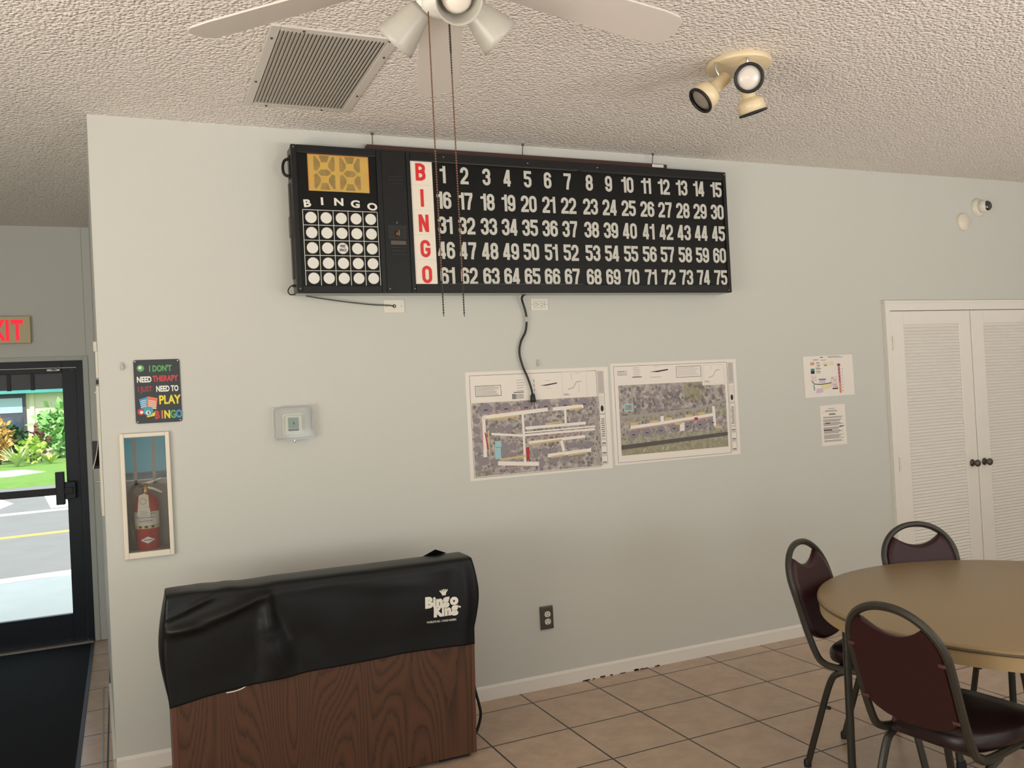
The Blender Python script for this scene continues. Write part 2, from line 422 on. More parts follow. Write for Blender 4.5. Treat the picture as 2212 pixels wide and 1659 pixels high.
    def ribbon(s, pts, t, y, m=0, closed=False):
        """flat stroke of width t in the x,z plane, mitred"""
        P = []
        for p in pts:
            if not P or (Vector(p)-P[-1]).length > 1e-6: P.append(Vector(p))
        if closed and (P[0]-P[-1]).length < 1e-6: P.pop()
        n = len(P); L, Rr = [], []
        for i in range(n):
            if closed: a, b = P[i-1], P[(i+1) % n]; d1, d2 = (P[i]-a), (b-P[i])
            else:
                d1 = P[i]-P[i-1] if i else P[1]-P[0]
                d2 = P[i+1]-P[i] if i < n-1 else P[-1]-P[-2]
            d1.normalize(); d2.normalize()
            n1 = Vector((-d1.y, d1.x)); n2 = Vector((-d2.y, d2.x)); mt = n1+n2
            if mt.length < 1e-6: mt = n1
            mt.normalize(); k = min(1/max(mt.dot(n1), .35), 2.2)
            L.append(P[i]+mt*k*t/2); Rr.append(P[i]-mt*k*t/2)
        vs = [(q.x, y, q.y) for q in L+Rr]
        fs = [(i, n+i, n+(i+1) % n, (i+1) % n) for i in range(n if closed else n-1)]
        return s.add(vs, fs, m)
    def text(s, string, x, z, h, y, m=0, sx=1.0, bold=0.0, align='LEFT', tilt=0.0, space=1.0):
        cu = bpy.data.curves.new('t', 'FONT'); cu.body = string; cu.size = 1; cu.offset = bold; cu.align_x = align
        cu.dimensions = '2D'; cu.fill_mode = 'FRONT'; cu.resolution_u = 3; cu.space_character = space
        ob = bpy.data.objects.new('t', cu); me = bpy.data.meshes.new_from_object(ob)
        k = h/.70; c, d = math.cos(tilt), math.sin(tilt)
        vs = []
        for v in me.vertices:
            a, b = v.co.x*k*sx, v.co.y*k
            vs.append((x+a*c-b*d, y, z+a*d+b*c))
        s.add(vs, [tuple(p.vertices) for p in me.polygons], m)
        bpy.data.objects.remove(ob); bpy.data.curves.remove(cu); bpy.data.meshes.remove(me)
        return s
    def layered(s, step=5e-7):
        """printed patches: each lies a hair above the one printed before it"""
        vs, fs = [], []
        for i, f in enumerate(s.f):
            k = len(vs); vs += [(s.v[j][0], s.v[j][1]-i*step, s.v[j][2]) for j in f]; fs.append(tuple(range(k, k+len(f))))
        s.v, s.f = vs, fs; return s
    def move(s, mtx):
        s.v = [tuple(mtx @ Vector(v)) for v in s.v]; return s
    def build(s, name, mats, parent=None, loc=None, bevel=0.0, fix=True):
        me = bpy.data.meshes.new(name)
        me.from_pydata(s.v, [], s.f)
        for m in (mats if isinstance(mats, (list, tuple)) else [mats]): me.materials.append(m)
        me.polygons.foreach_set('material_index', s.m); me.polygons.foreach_set('use_smooth', s.s)
        if fix:
            bm = bmesh.new(); bm.from_mesh(me); bmesh.ops.recalc_face_normals(bm, faces=bm.faces); bm.to_mesh(me); bm.free()
        me.update()
        o = bpy.data.objects.new(name, me); COL.objects.link(o)
        if parent is not None: o.parent = parent
        if loc is not None: o.location = loc
        if bevel:
            b = o.modifiers.new('bevel', 'BEVEL'); b.width = bevel; b.segments = 2; b.limit_method = 'ANGLE'
        return o

def rrect(x0, z0, x1, z1, r, n=4):
    out = []
    for cx, cz, a0 in ((x1-r, z1-r, 0), (x0+r, z1-r, 90), (x0+r, z0+r, 180), (x1-r, z0+r, 270)):
        for k in range(n+1):
            a = R(a0+90*k/n); out.append((cx+r*math.cos(a), cz+r*math.sin(a)))
    return out
def smooth_path(pts, n=6):
    """Catmull-Rom through the points"""
    P = [Vector(p) for p in pts]; P = [P[0]*2-P[1]] + P + [P[-1]*2-P[-2]]; out = []
    for i in range(1, len(P)-2):
        for k in range(n):
            t = k/n; a, b, c, d = P[i-1], P[i], P[i+1], P[i+2]
            out.append(.5*((2*b)+(c-a)*t+(2*a-5*b+4*c-d)*t*t+(3*b-a-3*c+d)*t**3))
    out.append(P[-2]); return out
def thing(name, label, cat, loc=(0, 0, 0), rotz=0.0, group=None):
    o = bpy.data.objects.new(name, None); COL.objects.link(o); o.location = loc; o.rotation_euler = (0, 0, rotz)
    o.empty_display_size = .1
    return tag(o, label, cat, group)
def tag(o, label, cat, group=None, kind=None):
    o['label'] = label; o['category'] = cat
    if group: o['group'] = group
    if kind: o['kind'] = kind
    return o
def struct(name, mb, mats, parent=None, label=None, bevel=0, loc=None):
    o = mb.build(name, mats, parent, loc, bevel)
    if parent is None: o['kind'] = 'structure'
    if label: o['label'] = label
    return o

# ================================================================== THE ROOM
CEIL = 2.945
XL, XR, YB, YD = -2.6, 8.0, -6.5, 2.60     # left wall, right wall, wall behind the camera, wall with the exit door
SK = -0.044                                # the recess wall runs slightly skew
def side_x(y): return SK*y

fl = MB().box((XL-.2, YB-.2, -.12), (XR+.2, 2.76, 0))
o = struct('floor', fl, M['tile'], label='beige square ceramic tile floor with dark grout lines')
cl = MB().box((XL-.2, YB-.2, CEIL), (XR+.2, 2.76, CEIL+.12))
struct('ceiling', cl, M['ceiling'], label='grey beige popcorn textured ceiling')

# front wall with the niche of the extinguisher cabinet
NX0, NX1, NZ0, NZ1 = .083, .266, .972, 1.490
wf = MB()
wf.slab([(0, 0), (NX0, 0), (NX0, .20), (side_x(.20), .20)], 0, CEIL)
wf.box((NX1, 0, 0), (XR, .20, CEIL))
wf.box((NX0, 0, 0), (NX1, .20, NZ0)); wf.box((NX0, 0, NZ1), (NX1, .20, CEIL)); wf.box((NX0, .15, NZ0), (NX1, .20, NZ1))
struct('wall_front', wf, M['wall'], label='long pale grey wall carrying the bingo board')
ws = MB().slab([(side_x(.20), .20), (.12, .20), (.12, YD), (side_x(YD), YD)], 0, CEIL)
struct('wall_recess', ws, M['recess_wall'], label='pale grey return wall beside the exit door, seen edge on')
DX0, DX1, DZ = -1.16, -.192, 1.995          # exit door opening
wdoor = MB()
wdoor.box((XL, YD, 0), (DX0, YD+.14, CEIL)); wdoor.box((DX1, YD, 0), (.12, YD+.14, CEIL)); wdoor.box((DX0, YD, DZ), (DX1, YD+.14, CEIL))
struct('wall_entrance', wdoor, M['recess_wall'], label='grey wall around the exit door')
tr = MB().box((-.182, YD-.006, 2.03), (-.168, YD, CEIL-.002))
struct('trim_1', tr, M['recess_wall'], label='thin vertical batten above the exit door')
# left wall and wall behind the camera with windows
wl = MB()
wl.box((XL-.15, YB, 0), (XL, YD+.14, .35)); wl.box((XL-.15, YB, 2.25), (XL, YD+.14, CEIL))
wl.box((XL-.15, YB, .35), (XL, -4.4, 2.25)); wl.box((XL-.15, -2.4, .35), (XL, YD+.14, 2.25))
struct('wall_left', wl, M['wall'])
struct('wall_right', MB().box((XR, YB, 0), (XR+.15, .2, CEIL)), M['wall'])
wb = MB()
def hole_wall(mb, x0, x1, holes, y0, y1):
    x = x0
    for a, b, z0, z1 in holes:
        mb.box((x, y0, 0), (a, y1, CEIL)); mb.box((a, y0, 0), (b, y1, z0)); mb.box((a, y0, z1), (b, y1, CEIL)); x = b
    mb.box((x, y0, 0), (x1, y1, CEIL))
hole_wall(wb, XL, XR, [(-2.4, -.5, .3, 2.2), (-.1, 1.5, .78, 2.2), (1.75, 3.75, .3, 2.2), (4.75, 6.75, .3, 2.2)], YB-.15, YB)
struct('wall_back', wb, M['wall'])
def window(name, a, b, axis, at, n, slat=None):
    """a,b: (u,z) corners; n mullion bays"""
    f = MB()
    def bx(u0, z0, u1, z1, d0=-.04, d1=.04):
        if axis == 'x': f.box((u0, at+d0, z0), (u1, at+d1, z1))
        else: f.box((at+d0, u0, z0), (at+d1, u1, z1))
    u0, z0 = a; u1, z1 = b
    bx(u0, z0, u1, z0+.05); bx(u0, z1-.05, u1, z1); bx(u0, z0, u0+.05, z1); bx(u1-.05, z0, u1, z1)
    for i in range(1, n):
        u = u0+(u1-u0)*i/n; bx(u-.018, z0, u+.018, z1)
    o = struct(name, f, M['white_paint'])
    g = MB()
    if axis == 'x': g.box((u0+.05, at-.004, z0+.05), (u1-.05, at+.004, z1-.05))
    else: g.box((at-.004, u0+.05, z0+.05), (at+.004, u1-.05, z1-.05))
    struct('pane', g, M['window_glass'], o)
    return o
window('window_1', (-2.4, .3), (-.5, 2.2), 'x', YB-.08, 2)
window('window_2', (-.1, .78), (1.5, 2.2), 'x', YB-.08, 8)
window('window_3', (1.75, .3), (3.75, 2.2), 'x', YB-.08, 3)
window('window_5', (4.75, .3), (6.75, 2.2), 'x', YB-.08, 3)
window('window_4', (-4.4, .35), (-2.4, 2.25), 'y', XL-.08, 2)

# baseboards
bb = MB()
def base_profile(mb, x0, x1):
    h = .074; t = .013
    mb.box((x0, -t, 0), (x1, 0, h-.012)); mb.add([(x0, -t, h-.012), (x1, -t, h-.012), (x1, 0, h), (x0, 0, h)], [(0, 1, 2, 3)])
base_profile(bb, 0, 4.69)
o = struct('baseboard_front', bb, M['white_paint'], label='white baseboard under the long wall')
chip = MB()
for i in range(16):
    x = 2.30+.62*rnd.random(); w = .012+.03*rnd.random(); h = .003+.006*rnd.random()
    chip.box((x, -.0145, .0005), (x+w, -.012, h))
struct('paint_chips', chip, M['wood_strip'], o, label='dark chipped patches along the lower edge')
bs = MB().slab([(side_x(.0)-.012, -.012), (side_x(0), 0), (side_x(1.2), 1.2), (side_x(1.2)-.012, 1.2)], 0, .074)
struct('baseboard_recess', bs, M['white_paint'])
struct('grout_glint', MB().slab([(-.052, -.35), (-.046, -.35), (-.100, 1.40), (-.106, 1.40)], 0, .004), M['alu'], label='thin added strip imitating light reflected along a grout line by the return wall')  # metal strip added to imitate the bright reflection along a grout line

# closet: casing, two louvred doors
cs = MB()
CX0, CX1, CZ = 4.735, 6.25, 2.016
cs.box((CX0-.04, -.030, 0), (CX0, 0, CZ)); cs.box((CX1, -.030, 0), (CX1+.04, 0, CZ)); cs.box((CX0-.04, -.030, CZ), (CX1+.04, 0, CZ+.052))
cs.box((CX0-.05, -.036, CZ+.052), (CX1+.05, 0, CZ+.066))
struct('trim_3', cs, M['white_paint'], label='white casing around the closet doors')
def closet_door(name, x0, x1, knob_x, hinge_x, label):
    yb, yf = -.004, -.026
    m = 0.115 if hinge_x < knob_x else .10
    d = MB()
    sx0, sx1, sz0, sz1 = x0+.115, x1-.115, .16, CZ-.095
    if knob_x < hinge_x: sx0 = x0+.125
    d.box((x0, yb, .012), (sx0, yf, CZ-.004)); d.box((sx1, yb, .012), (x1, yf, CZ-.004))
    d.box((sx0, yb, .012), (sx1, yf, sz0)); d.box((sx0, yb, sz1), (sx1, yf, CZ-.004))
    o = struct(name, d, M['white_paint'], label=label, bevel=.003)
    l = MB(); n = 82; st = (sz1-sz0)/n
    for i in range(n):
        z = sz0+i*st
        l.add([(sx0, yf+.004, z), (sx1, yf+.004, z), (sx1, yb-.006, z+st*1.15), (sx0, yb-.006, z+st*1.15),
               (sx0, yf+.001, z+.004), (sx1, yf+.001, z+.004), (sx1, yb-.009, z+st*1.15+.003), (sx0, yb-.009, z+st*1.15+.003)],
              [(0, 1, 2, 3), (4, 7, 6, 5), (0, 4, 5, 1), (2, 6, 7, 3)])
    l.box((sx0, yb, sz0), (sx1, yb-.003, sz1))
    struct('louvre_panel', l, M['white_paint'], o)
    k = MB().lathe([(.025, 0), (.025, .004), (.010, .008), (.010, .024), (.019, .030), (.025, .040), (.023, .050), (.014, .056), (0, .057)], (knob_x, yf, .955), (0, -1, 0), 18)
    struct('door_knob', k, M['steel_dark'], o, label='tarnished round metal knob')
    for hz in (1.80, 1.0, .25):
        h = MB().tube([(hinge_x, yf-.004, hz-.045), (hinge_x, yf-.004, hz+.045)], .006, 8)
        h.box((hinge_x-.012, yf-.002, hz-.04), (hinge_x+.012, yf, hz+.04))
        struct('hinge', h, M['cream_frame'], o)
    return o
XM = 5.487
closet_door('door_2', CX0+.004, XM-.003, XM-.062, CX0+.012, 'left white louvred closet door')
closet_door('door_3', XM+.003, CX1-.004, XM+.058, CX1-.012, 'right white louvred closet door')

# exit door in the far wall
fr = MB(); tw = .034
fr.box((DX1, YD-.012, 0), (DX1+tw, YD, DZ+.03)); fr.box((DX0-tw, YD-.012, 0), (DX0, YD, DZ+.03)); fr.box((DX0, YD-.012, DZ), (DX1, YD, DZ+.03))
struct('trim_4', fr, M['trim_grey'], label='grey painted casing around the exit door', bevel=.002)
dr = MB(); jy0, jy1 = YD+.01, YD+.10
dr.box((DX1-.045, jy0, 0), (DX1, jy1, DZ)); dr.box((DX0, jy0, 0), (DX0+.045, jy1, DZ)); dr.box((DX0+.045, jy0, DZ-.045), (DX1-.045, jy1, DZ))
door = struct('door_1', dr, M['dark_alu'], label='dark framed glass exit door with a push bar')
lf = MB(); ly0, ly1 = YD+.03, YD+.075
lx0, lx1 = DX0+.048, DX1-.048; gx0, gx1 = lx0+.095, lx1-.088; gz0, gz1 = .205, 1.80
lf.box((gx1, ly0, .012), (lx1, ly1, DZ-.05)); lf.box((lx0, ly0, .012), (gx0, ly1, DZ-.05))
lf.box((gx0, ly0, .012), (gx1, ly1, gz0)); lf.box((gx0, ly0, 1.91), (gx1, ly1, DZ-.05))
struct('door_leaf', lf, M['dark_alu'], door, bevel=.002)
tp = MB().box((gx0, ly0+.012, gz1), (gx1, ly1-.012, 1.91))
struct('top_panel', tp, M['panel_grey'], door, label='dark grey panel across the top of the glass')
for x in (-.515, -.66, -.93):
    struct('panel_mullion', MB().box((x-.012, ly0+.002, gz1-.004), (x+.012, ly1, 1.912)), M['black'], door)
struct('glass_pane', MB().box((gx0, YD+.05, gz0), (gx1, YD+.056, gz1)), M['window_glass'], door)
pb = MB().box((lx0+.05, YD-.045, 1.055), (lx1-.045, YD-.010, 1.105))
bar = struct('push_bar', pb, M['black'], door, bevel=.004)
hb = MB().box((lx1-.155, YD-.05, .985), (lx1-.10, ly0, 1.215)).box((lx1-.10, YD-.04, 1.02), (lx1-.03, ly0, 1.14))
struct('bar_bracket', hb, M['dark_alu'], bar, bevel=.004)
cz = MB().tube([(-.40, YD+.02, 1.935), (-.37, YD-.02, 1.93), (-.33, YD-.01, 1.965), (-.345, YD+.02, 1.99)], .004, 6)
cz.box((-.42, YD+.005, 1.925), (-.34, YD+.03, 1.937))
struct('closer_arm', cz, M['alu'], door)
th = MB().box((DX0, YD-.04, 0), (DX1-.012, YD+.10, .012))
struct('threshold', th, M['alu'], door)
bl = MB()
for x, z in ((-.262, 1.93), (-.238, 1.94)): bl.sphere((x, YD+.026, z), .006)
struct('bolt', bl, M['chrome'], door)

# ================================================================== THINGS ON THE LONG WALL
# ---- bingo flashboard
BX0, BX1, BZ0, BZ1, BD = .868, 3.382, 2.125, 2.833, .13
board = thing('bingo_board', 'long black bingo flashboard with numbers hung high on the wall', 'bingo board', (BX0, 0, BZ0))
def bl_(mb): return mb.move(Matrix.Translation((-BX0, 0, -BZ0)))
YF = -BD
c = MB().box((BX0+.002, YF+.012, BZ0+.004), (BX1-.002, -.018, BZ1-.004))
bl_(c).build('cabinet', M['side_metal'], board, bevel=.003)
def frame(mb, x0, z0, x1, z1, w, y0, y1, wt=None, wb_=None):
    wt = wt or w; wb_ = wb_ or w
    mb.box((x0, y0, z0), (x0+w, y1, z1)); mb.box((x1-w, y0, z0), (x1, y1, z1)); mb.box((x0+w, y0, z0), (x1-w, y1, z0+wb_)); mb.box((x0+w, y0, z1-wt), (x1-w, y1, z1)); return mb
c = MB(); bp = MB().box((BX0+.004, YF+.022, BZ0), (BX1-.004, -.018, BZ0+.004)); bl_(bp).build('bottom_plate', M['galvanised'], board)
c = MB(); frame(c, BX0, BZ0, 1.305, BZ1, .026, YF-.006, YF+.02, .040, .036)
bl_(c).build('frame', M['black'], board, bevel=.004)
c = MB(); frame(c, 1.431, BZ0, BX1, BZ1, .022, YF-.006, YF+.02, .045, .045)
bl_(c).build('frame', M['black'], board, bevel=.004)
c = MB().box((1.305, YF-.002, BZ0), (1.431, YF+.02, BZ1))
ctr = bl_(c).build('centre_panel', M['black'], board, bevel=.003)
c = MB().box((.885, YF+.004, BZ0+.02), (1.29, YF+.02, BZ1-.02)).box((1.45, YF+.004, BZ0+.02), (BX1-.018, YF+.02, BZ1-.02))
bl_(c).build('face_panel', M['black_panel'], board)
YP = YF+.0025
# seven segment readout
rd = MB().box((.945, YP, 2.616), (1.241, YF+.01, 2.800))
ro = bl_(rd).build('readout_lens', M['amber'], board)
eg = MB()
for a, b, c_, d in ((.945, 2.788, 1.241, 2.800), (.945, 2.616, .949, 2.788), (1.238, 2.616, 1.241, 2.788)): eg.rect(a, b, c_, d, YP-.0008, 0)
bl_(eg).build('burnt_edge', M['amber_edge'], ro)
def seg_digit(cx):
    """seven lamp pockets of one digit, in the photo's bow-tie layout"""
    w, h, z0 = .100, .164, 2.623
    x0, x1 = cx-w/2, cx+w/2; zc = z0+h/2; g = .0035; ix = .018; iz = .018
    P = []
    for s in (1, -1):
        zt = zc+s*h/2
        P.append([(x0+.026, zt), (x1-.026, zt), (x1-.036-.0, zt-s*.032), (x0+.036, zt-s*.032)])     # top / bottom
        for e in (x0, x1):
            k = 1 if e == x0 else -1
            P.append([(e, zt-s*.006), (e+k*.010, zt-s*.004), (e+k*.030, zt-s*.036), (e+k*.030, zc+s*.028), (e+k*.014, zc+s*.006), (e, zc+s*.012)])
    P.append([(x0+.018, zc), (x0+.034, zc+.015), (x1-.034, zc+.015), (x1-.018, zc), (x1-.034, zc-.015), (x0+.034, zc-.015)])
    return P
for cx in (1.024, 1.148):
    for poly in seg_digit(cx):
        q = MB().flat(poly, YP-.0012)
        bl_(q).build('lamp_segment', M['amber_dark'], ro)
# card letters
for ch, x, z, t in (('B', .935, 2.548, .10), ('I', 1.006, 2.560, .03), ('N', 1.086, 2.560, 0), ('G', 1.166, 2.553, -.05), ('O', 1.248, 2.543, -.14)):
    q = MB().text(ch, x, z-.010, .034, YP-.001, sx=1.3, bold=.04, align='CENTER', tilt=t)
    bl_(q).build('card_letter', M['print_white'], board)
# card grid and discs
gx = [.911+i*.0725 for i in range(6)]; gz = [2.160+i*.0727 for i in range(6)]
q = MB()
for x in gx: q.rect(x-.0013, gz[0]-.008, x+.0013, gz[5], YP-.0008)
for z in gz[1:]: q.rect(gx[0], z-.0013, gx[5], z+.0013, YP-.0008)
bl_(q).build('card_grid', M['print_white'], board)
for r in range(5):
    for k in range(5):
        x, z = (gx[k]+gx[k+1])/2+.002, (gz[r]+gz[r+1])/2
        q = MB().lathe([(.0270, 0), (.0270, .0012), (.0255, .002), (.0, .0021)], (x, YP, z), (0, -1, 0), 28, 0, False)
        dd = bl_(q).build('light_disc', M['disc'], board)
        if r == 2 and k == 2:
            t = MB().text('FREE', x, z+.004, .0125, YP-.0045, sx=.62, bold=.02, align='CENTER', space=1.1).text('SPACE', x, z-.015, .0125, YP-.0045, sx=.62, bold=.02, align='CENTER', space=1.1)
            bl_(t).build('disc_print', M['black_panel'], dd)
            dd['label'] = 'white disc printed FREE SPACE'
# letter strip
q = MB()
for i in range(5):
    z1 = 2.793-i*.1248; q.box((1.453, YP-.001, z1-.1243), (1.568, YF+.01, z1))
ls = bl_(q).build('letter_strip', M['strip_white'], board)

# condensed stroke glyphs -------------------------------------------------
def arc(cx, cy, rx, ry, a0, a1, n=8):
    return [(cx+rx*math.cos(R(a0+(a1-a0)*i/n)), cy+ry*math.sin(R(a0+(a1-a0)*i/n))) for i in range(n+1)]
def glyph(ch, W, H, t):
    """strokes of a condensed glyph: (points, closed, extend start, extend end) along the centre line of a W x H box, or ('poly', outline)"""
    r = W/2; k = r*1.05; e = t/2
    if ch in '0O': return [(arc(r, H-k, r, k, 0, 180)+arc(r, k, r, k, 180, 360), True, 0, 0)]
    if ch == '1': return [([(W*.66, 0), (W*.66, H)], False, 1, 1), ('poly', [(W*.66, H+e), (W*.66-e*.6, H+e), (W*.40, H*.925), (-e*.6, H*.885), (-e*.6, H*.885-t*.8), (W*.66, H*.885-t*.8)])]
    if ch == '2': return [([(0, H*.70), (0, H-k)]+arc(r, H-k, r, k, 180, 0)+[(W, H*.64), (W*.90, H*.50), (W*.55, H*.33), (W*.16, H*.15), (W*.02, 0)], False, 0, 1), ([(0, 0), (W, 0)], False, 1, 1)]
    if ch == '3':
        return [([(0, H*.72), (0, H-k)]+arc(r, H-k, r, k, 180, 0)+[(W, H*.67), (W*.90, H*.575), (W*.62, H*.53), (W*.38, H*.53)], False, 0, 0),
                ([(W*.38, H*.52), (W*.62, H*.52), (W*.90, H*.47), (W, H*.38)]+arc(r, k, r, k, 0, -180)+[(0, H*.29)], False, 0, 0)]
    if ch == '4':
        return [('poly', [(-e, H*.20-e), (W*1.16, H*.20-e), (W*1.16, H*.20+e), (-e, H*.20+e)]), ([(W*.74, 0), (W*.74, H)], False, 1, 1),
                ('poly', [(-e, H*.20), (e*.9, H*.20+e*.5), (W*.74+e, H+e), (W*.74-e*1.25, H+e), (-e, H*.20+e)])]
    if ch == '5':
        return [([(W, H), (W*.05, H), (W*.02, H*.53)], False, 1, 0),
                ([(W*.02, H*.555), (W*.22, H*.60), (W*.55, H*.61), (W*.88, H*.56), (W, H*.44)]+arc(r, k, r, k, 0, -180)+[(0, H*.27)], False, 0, 0)]
    if ch == '6':
        h = H*.60
        return [(arc(r, h-k, r, k, 0, 180)+arc(r, k, r, k, 180, 360), True, 0, 0), ([(0, H*.3)]+arc(r, H-k, r, k, 180, 0)+[(W, H*.73)], False, 0, 0)]
    if ch == '7': return [([(0, H), (W, H)], False, 1, 1), ([(W, H), (W*.98, H*.86), (W*.62, H*.42), (W*.46, 0)], False, 0, 1)]
    if ch == '8':
        a = H*.52
        return [(arc(r, H-k, r*.94, k, 0, 180)+arc(r, a+k*.8, r*.94, k*.8, 180, 360), True, 0, 0), (arc(r, a-k*.8, r, k*.8, 0, 180)+arc(r, k, r, k, 180, 360), True, 0, 0)]
    if ch == '9': return [([(W-x, H-z) for x, z in g[0]],)+tuple(g[1:]) for g in glyph('6', W, H, t)]
    if ch == 'I': return [([(r, 0), (r, H)], False, 1, 1)]
    if ch == 'N': return [([(0, 0), (0, H)], False, 1, 1), ([(W, 0), (W, H)], False, 1, 1), ('poly', [(-e, H+e), (e*1.1, H+e), (W+e, -e), (W-e*1.1, -e)])]
    if ch == 'G': return [([(W, H*.70)]+arc(r, H-k, r, k, 0, 180)+arc(r, k, r, k, 180, 360)+[(W, H*.45), (W*.5, H*.45)], False, 0, 0)]
    if ch == 'B':
        return [([(0, 0), (0, H)], False, 1, 1), ([(0, H), (W*.55, H), (W*.92, H*.90), (W*.97, H*.77), (W*.9, H*.62), (W*.5, H*.53), (0, H*.53)], False, 0, 0),
                ([(W*.5, H*.53), (W*.92, H*.44), (W, H*.27), (W*.92, H*.10), (W*.55, 0), (0, 0)], False, 0, 0)]
    return []
def stroke_text(mb, s, cx, cz, gw, gh, t, y, gap, m=0):
    """string centred on (cx, cz); gw, gh are the outer glyph size, t the stroke"""
    W, H = gw-t, gh-t
    adv = [(gw*.70 if ch == '1' else gw)+gap for ch in s]
    x = cx-(sum(adv)-gap)/2
    for ch, a in zip(s, adv):
        ox = x+t/2-(gw*.08 if ch == '1' else 0); oz = cz-H/2
        for k, g in enumerate(glyph(ch, W, H, t)):
            yk = y-k*.00004
            if g[0] == 'poly': mb.flat([(ox+px, oz+pz) for px, pz in g[1]], yk, m); continue
            P = [(ox+px, oz+pz) for px, pz in g[0]]
            for on, i, j in ((g[2], 0, 1), (g[3], -1, -2)):
                if on:
                    d = (Vector(P[i])-Vector(P[j])).normalized()*t*.5
                    P[i] = (P[i][0]+d.x, P[i][1]+d.y)
            mb.ribbon(P, t, yk, m, g[1])
        x += a
colx = [1.624, 1.741, 1.863, 1.981, 2.098, 2.216, 2.335, 2.469, 2.590, 2.711, 2.833, 2.951, 3.072, 3.191, 3.312]
rowz = [2.728, 2.597, 2.470, 2.342, 2.212]
for r in range(5):
    for k in range(15):
        q = MB(); stroke_text(q, str(r*15+k+1), colx[k], rowz[r], .0445, .088, .0152, YP-.001, .0025)
        bl_(q).build('number', M['number'], board)
for i, ch in enumerate('BINGO'):
    q = MB(); stroke_text(q, ch, 1.506+.002*i, rowz[i]+.006, .052, .088, .0165, YP-.0025, 0)
    bl_(q).build('strip_letter', M['red'], ls)
# thin bright edges of the plastic face
for e4 in ((1.475, 2.7855, 2.392, 2.7885), (2.420, 2.7845, 3.355, 2.7865), (1.575, 2.168, 2.395, 2.171)):
    bl_(MB().rect(*e4, YF-.0075)).build('face_edge', M['side_metal'], board)
# control lock on the centre panel
q = MB().box((1.322, YF-.005, 2.388), (1.418, YF, 2.465)); lk = bl_(q).build('lock_plate', M['black_matte'], board, bevel=.002)
q = MB()
for x in (1.346, 1.398): q.closed_lathe([(.0055, 0), (.0075, 0), (.0075, .003), (.0055, .003)], (x, YF-.005, 2.441), (0, -1, 0), 12)
bl_(q).build('screw_socket', M['side_metal'], lk)
q = MB().lathe([(.009, 0), (.009, .008), (.006, .010)], (1.370, YF-.005, 2.418), (0, -1, 0), 14).box((1.3685, YF-.034, 2.405), (1.3715, YF-.012, 2.431))
bl_(q).build('key', M['brass'], lk)
q = MB().box((1.334, YF-.004, 2.364), (1.412, YF, 2.385)); bl_(q).build('name_tag', M['steel_dark'], board, bevel=.001)
for z0 in (2.318, 2.336, 2.352):
    q = MB().box((1.334, YF-.0045, z0-.006), (1.41, YF, z0+.002)); bl_(q).build('louvre_slot', M['black_matte'], board, bevel=.0015)
for z0 in (2.690, 2.705, 2.672):
    q = MB().box((1.334, YF-.0045, z0-.005), (1.41, YF, z0+.001)); bl_(q).build('louvre_slot', M['black_matte'], board, bevel=.0015)
for x, z, y in ((.880, 2.820, -.006), (.882, 2.146, -.006), (1.318, 2.146, -.002), (1.445, 2.146, -.006), (1.63, 2.815, -.006), (2.52, 2.812, -.006), (3.370, 2.818, -.006), (1.37, 2.474, -.002), (2.1, 2.811, -.006), (3.36, 2.138, -.006)):
    q = MB().sphere((x, YF+y, z), .0045, 8, 5); bl_(q).build('screw', M['alu'], board)
# left end hardware
q = MB().tube(smooth_path([(BX0, -.085, 2.775), (BX0-.022, -.082, 2.765), (BX0-.032, -.082, 2.735), (BX0-.026, -.082, 2.70), (BX0, -.085, 2.688)]), .007, 8)
q.box((BX0-.004, -.098, 2.68), (BX0+.006, -.066, 2.79)); bl_(q).build('handle', M['black'], board)
q = MB().box((BX0-.008, -.075, 2.20), (BX0+.006, -.055, 2.66)); bl_(q).build('hinge_strip', M['side_metal'], board, bevel=.002)
q = MB().box((BX0-.012, -.085, 2.40), (BX0+.006, -.05, 2.50)); bl_(q).build('latch', M['side_metal'], board, bevel=.002)
q = MB().tube(smooth_path([(BX0, -.08, 2.165), (BX0-.02, -.075, 2.165), (BX0-.032, -.06, 2.145), (BX0-.02, -.04, 2.13), (BX0+.004, -.035, 2.13)]), .0028, 6)
q.tube([(BX0+.004, -.082, 2.166), (BX0-.014, -.080, 2.166)], .0065, 8); bl_(q).build('antenna_lead', M['black_matte'], board)
q = MB().box((1.261, -.045, BZ1-.01), (3.036, -.003, 2.882))
rl = bl_(q).build('mounting_rail', M['wood_strip'], board)
q = MB().box((2.935, -.047, 2.862), (3.012, -.0455, 2.879)); bl_(q).build('paper_tag', M['paper'], rl)
for x in (1.289, 2.117, 2.941):
    q = MB().tube([(x+.004, -.03, 2.868), (x+.004, -.034, 2.90), (x, -.050, 2.938)], .0028, 6)
    q.tube(smooth_path([(x, -.05, CEIL-.004), (x-.007, -.05, CEIL-.010), (x, -.05, CEIL-.017), (x+.007, -.05, CEIL-.010), (x, -.05, CEIL-.004)], 4), .0022, 6)
    bl_(q).build('hanging_wire', M['steel_dark'], board)
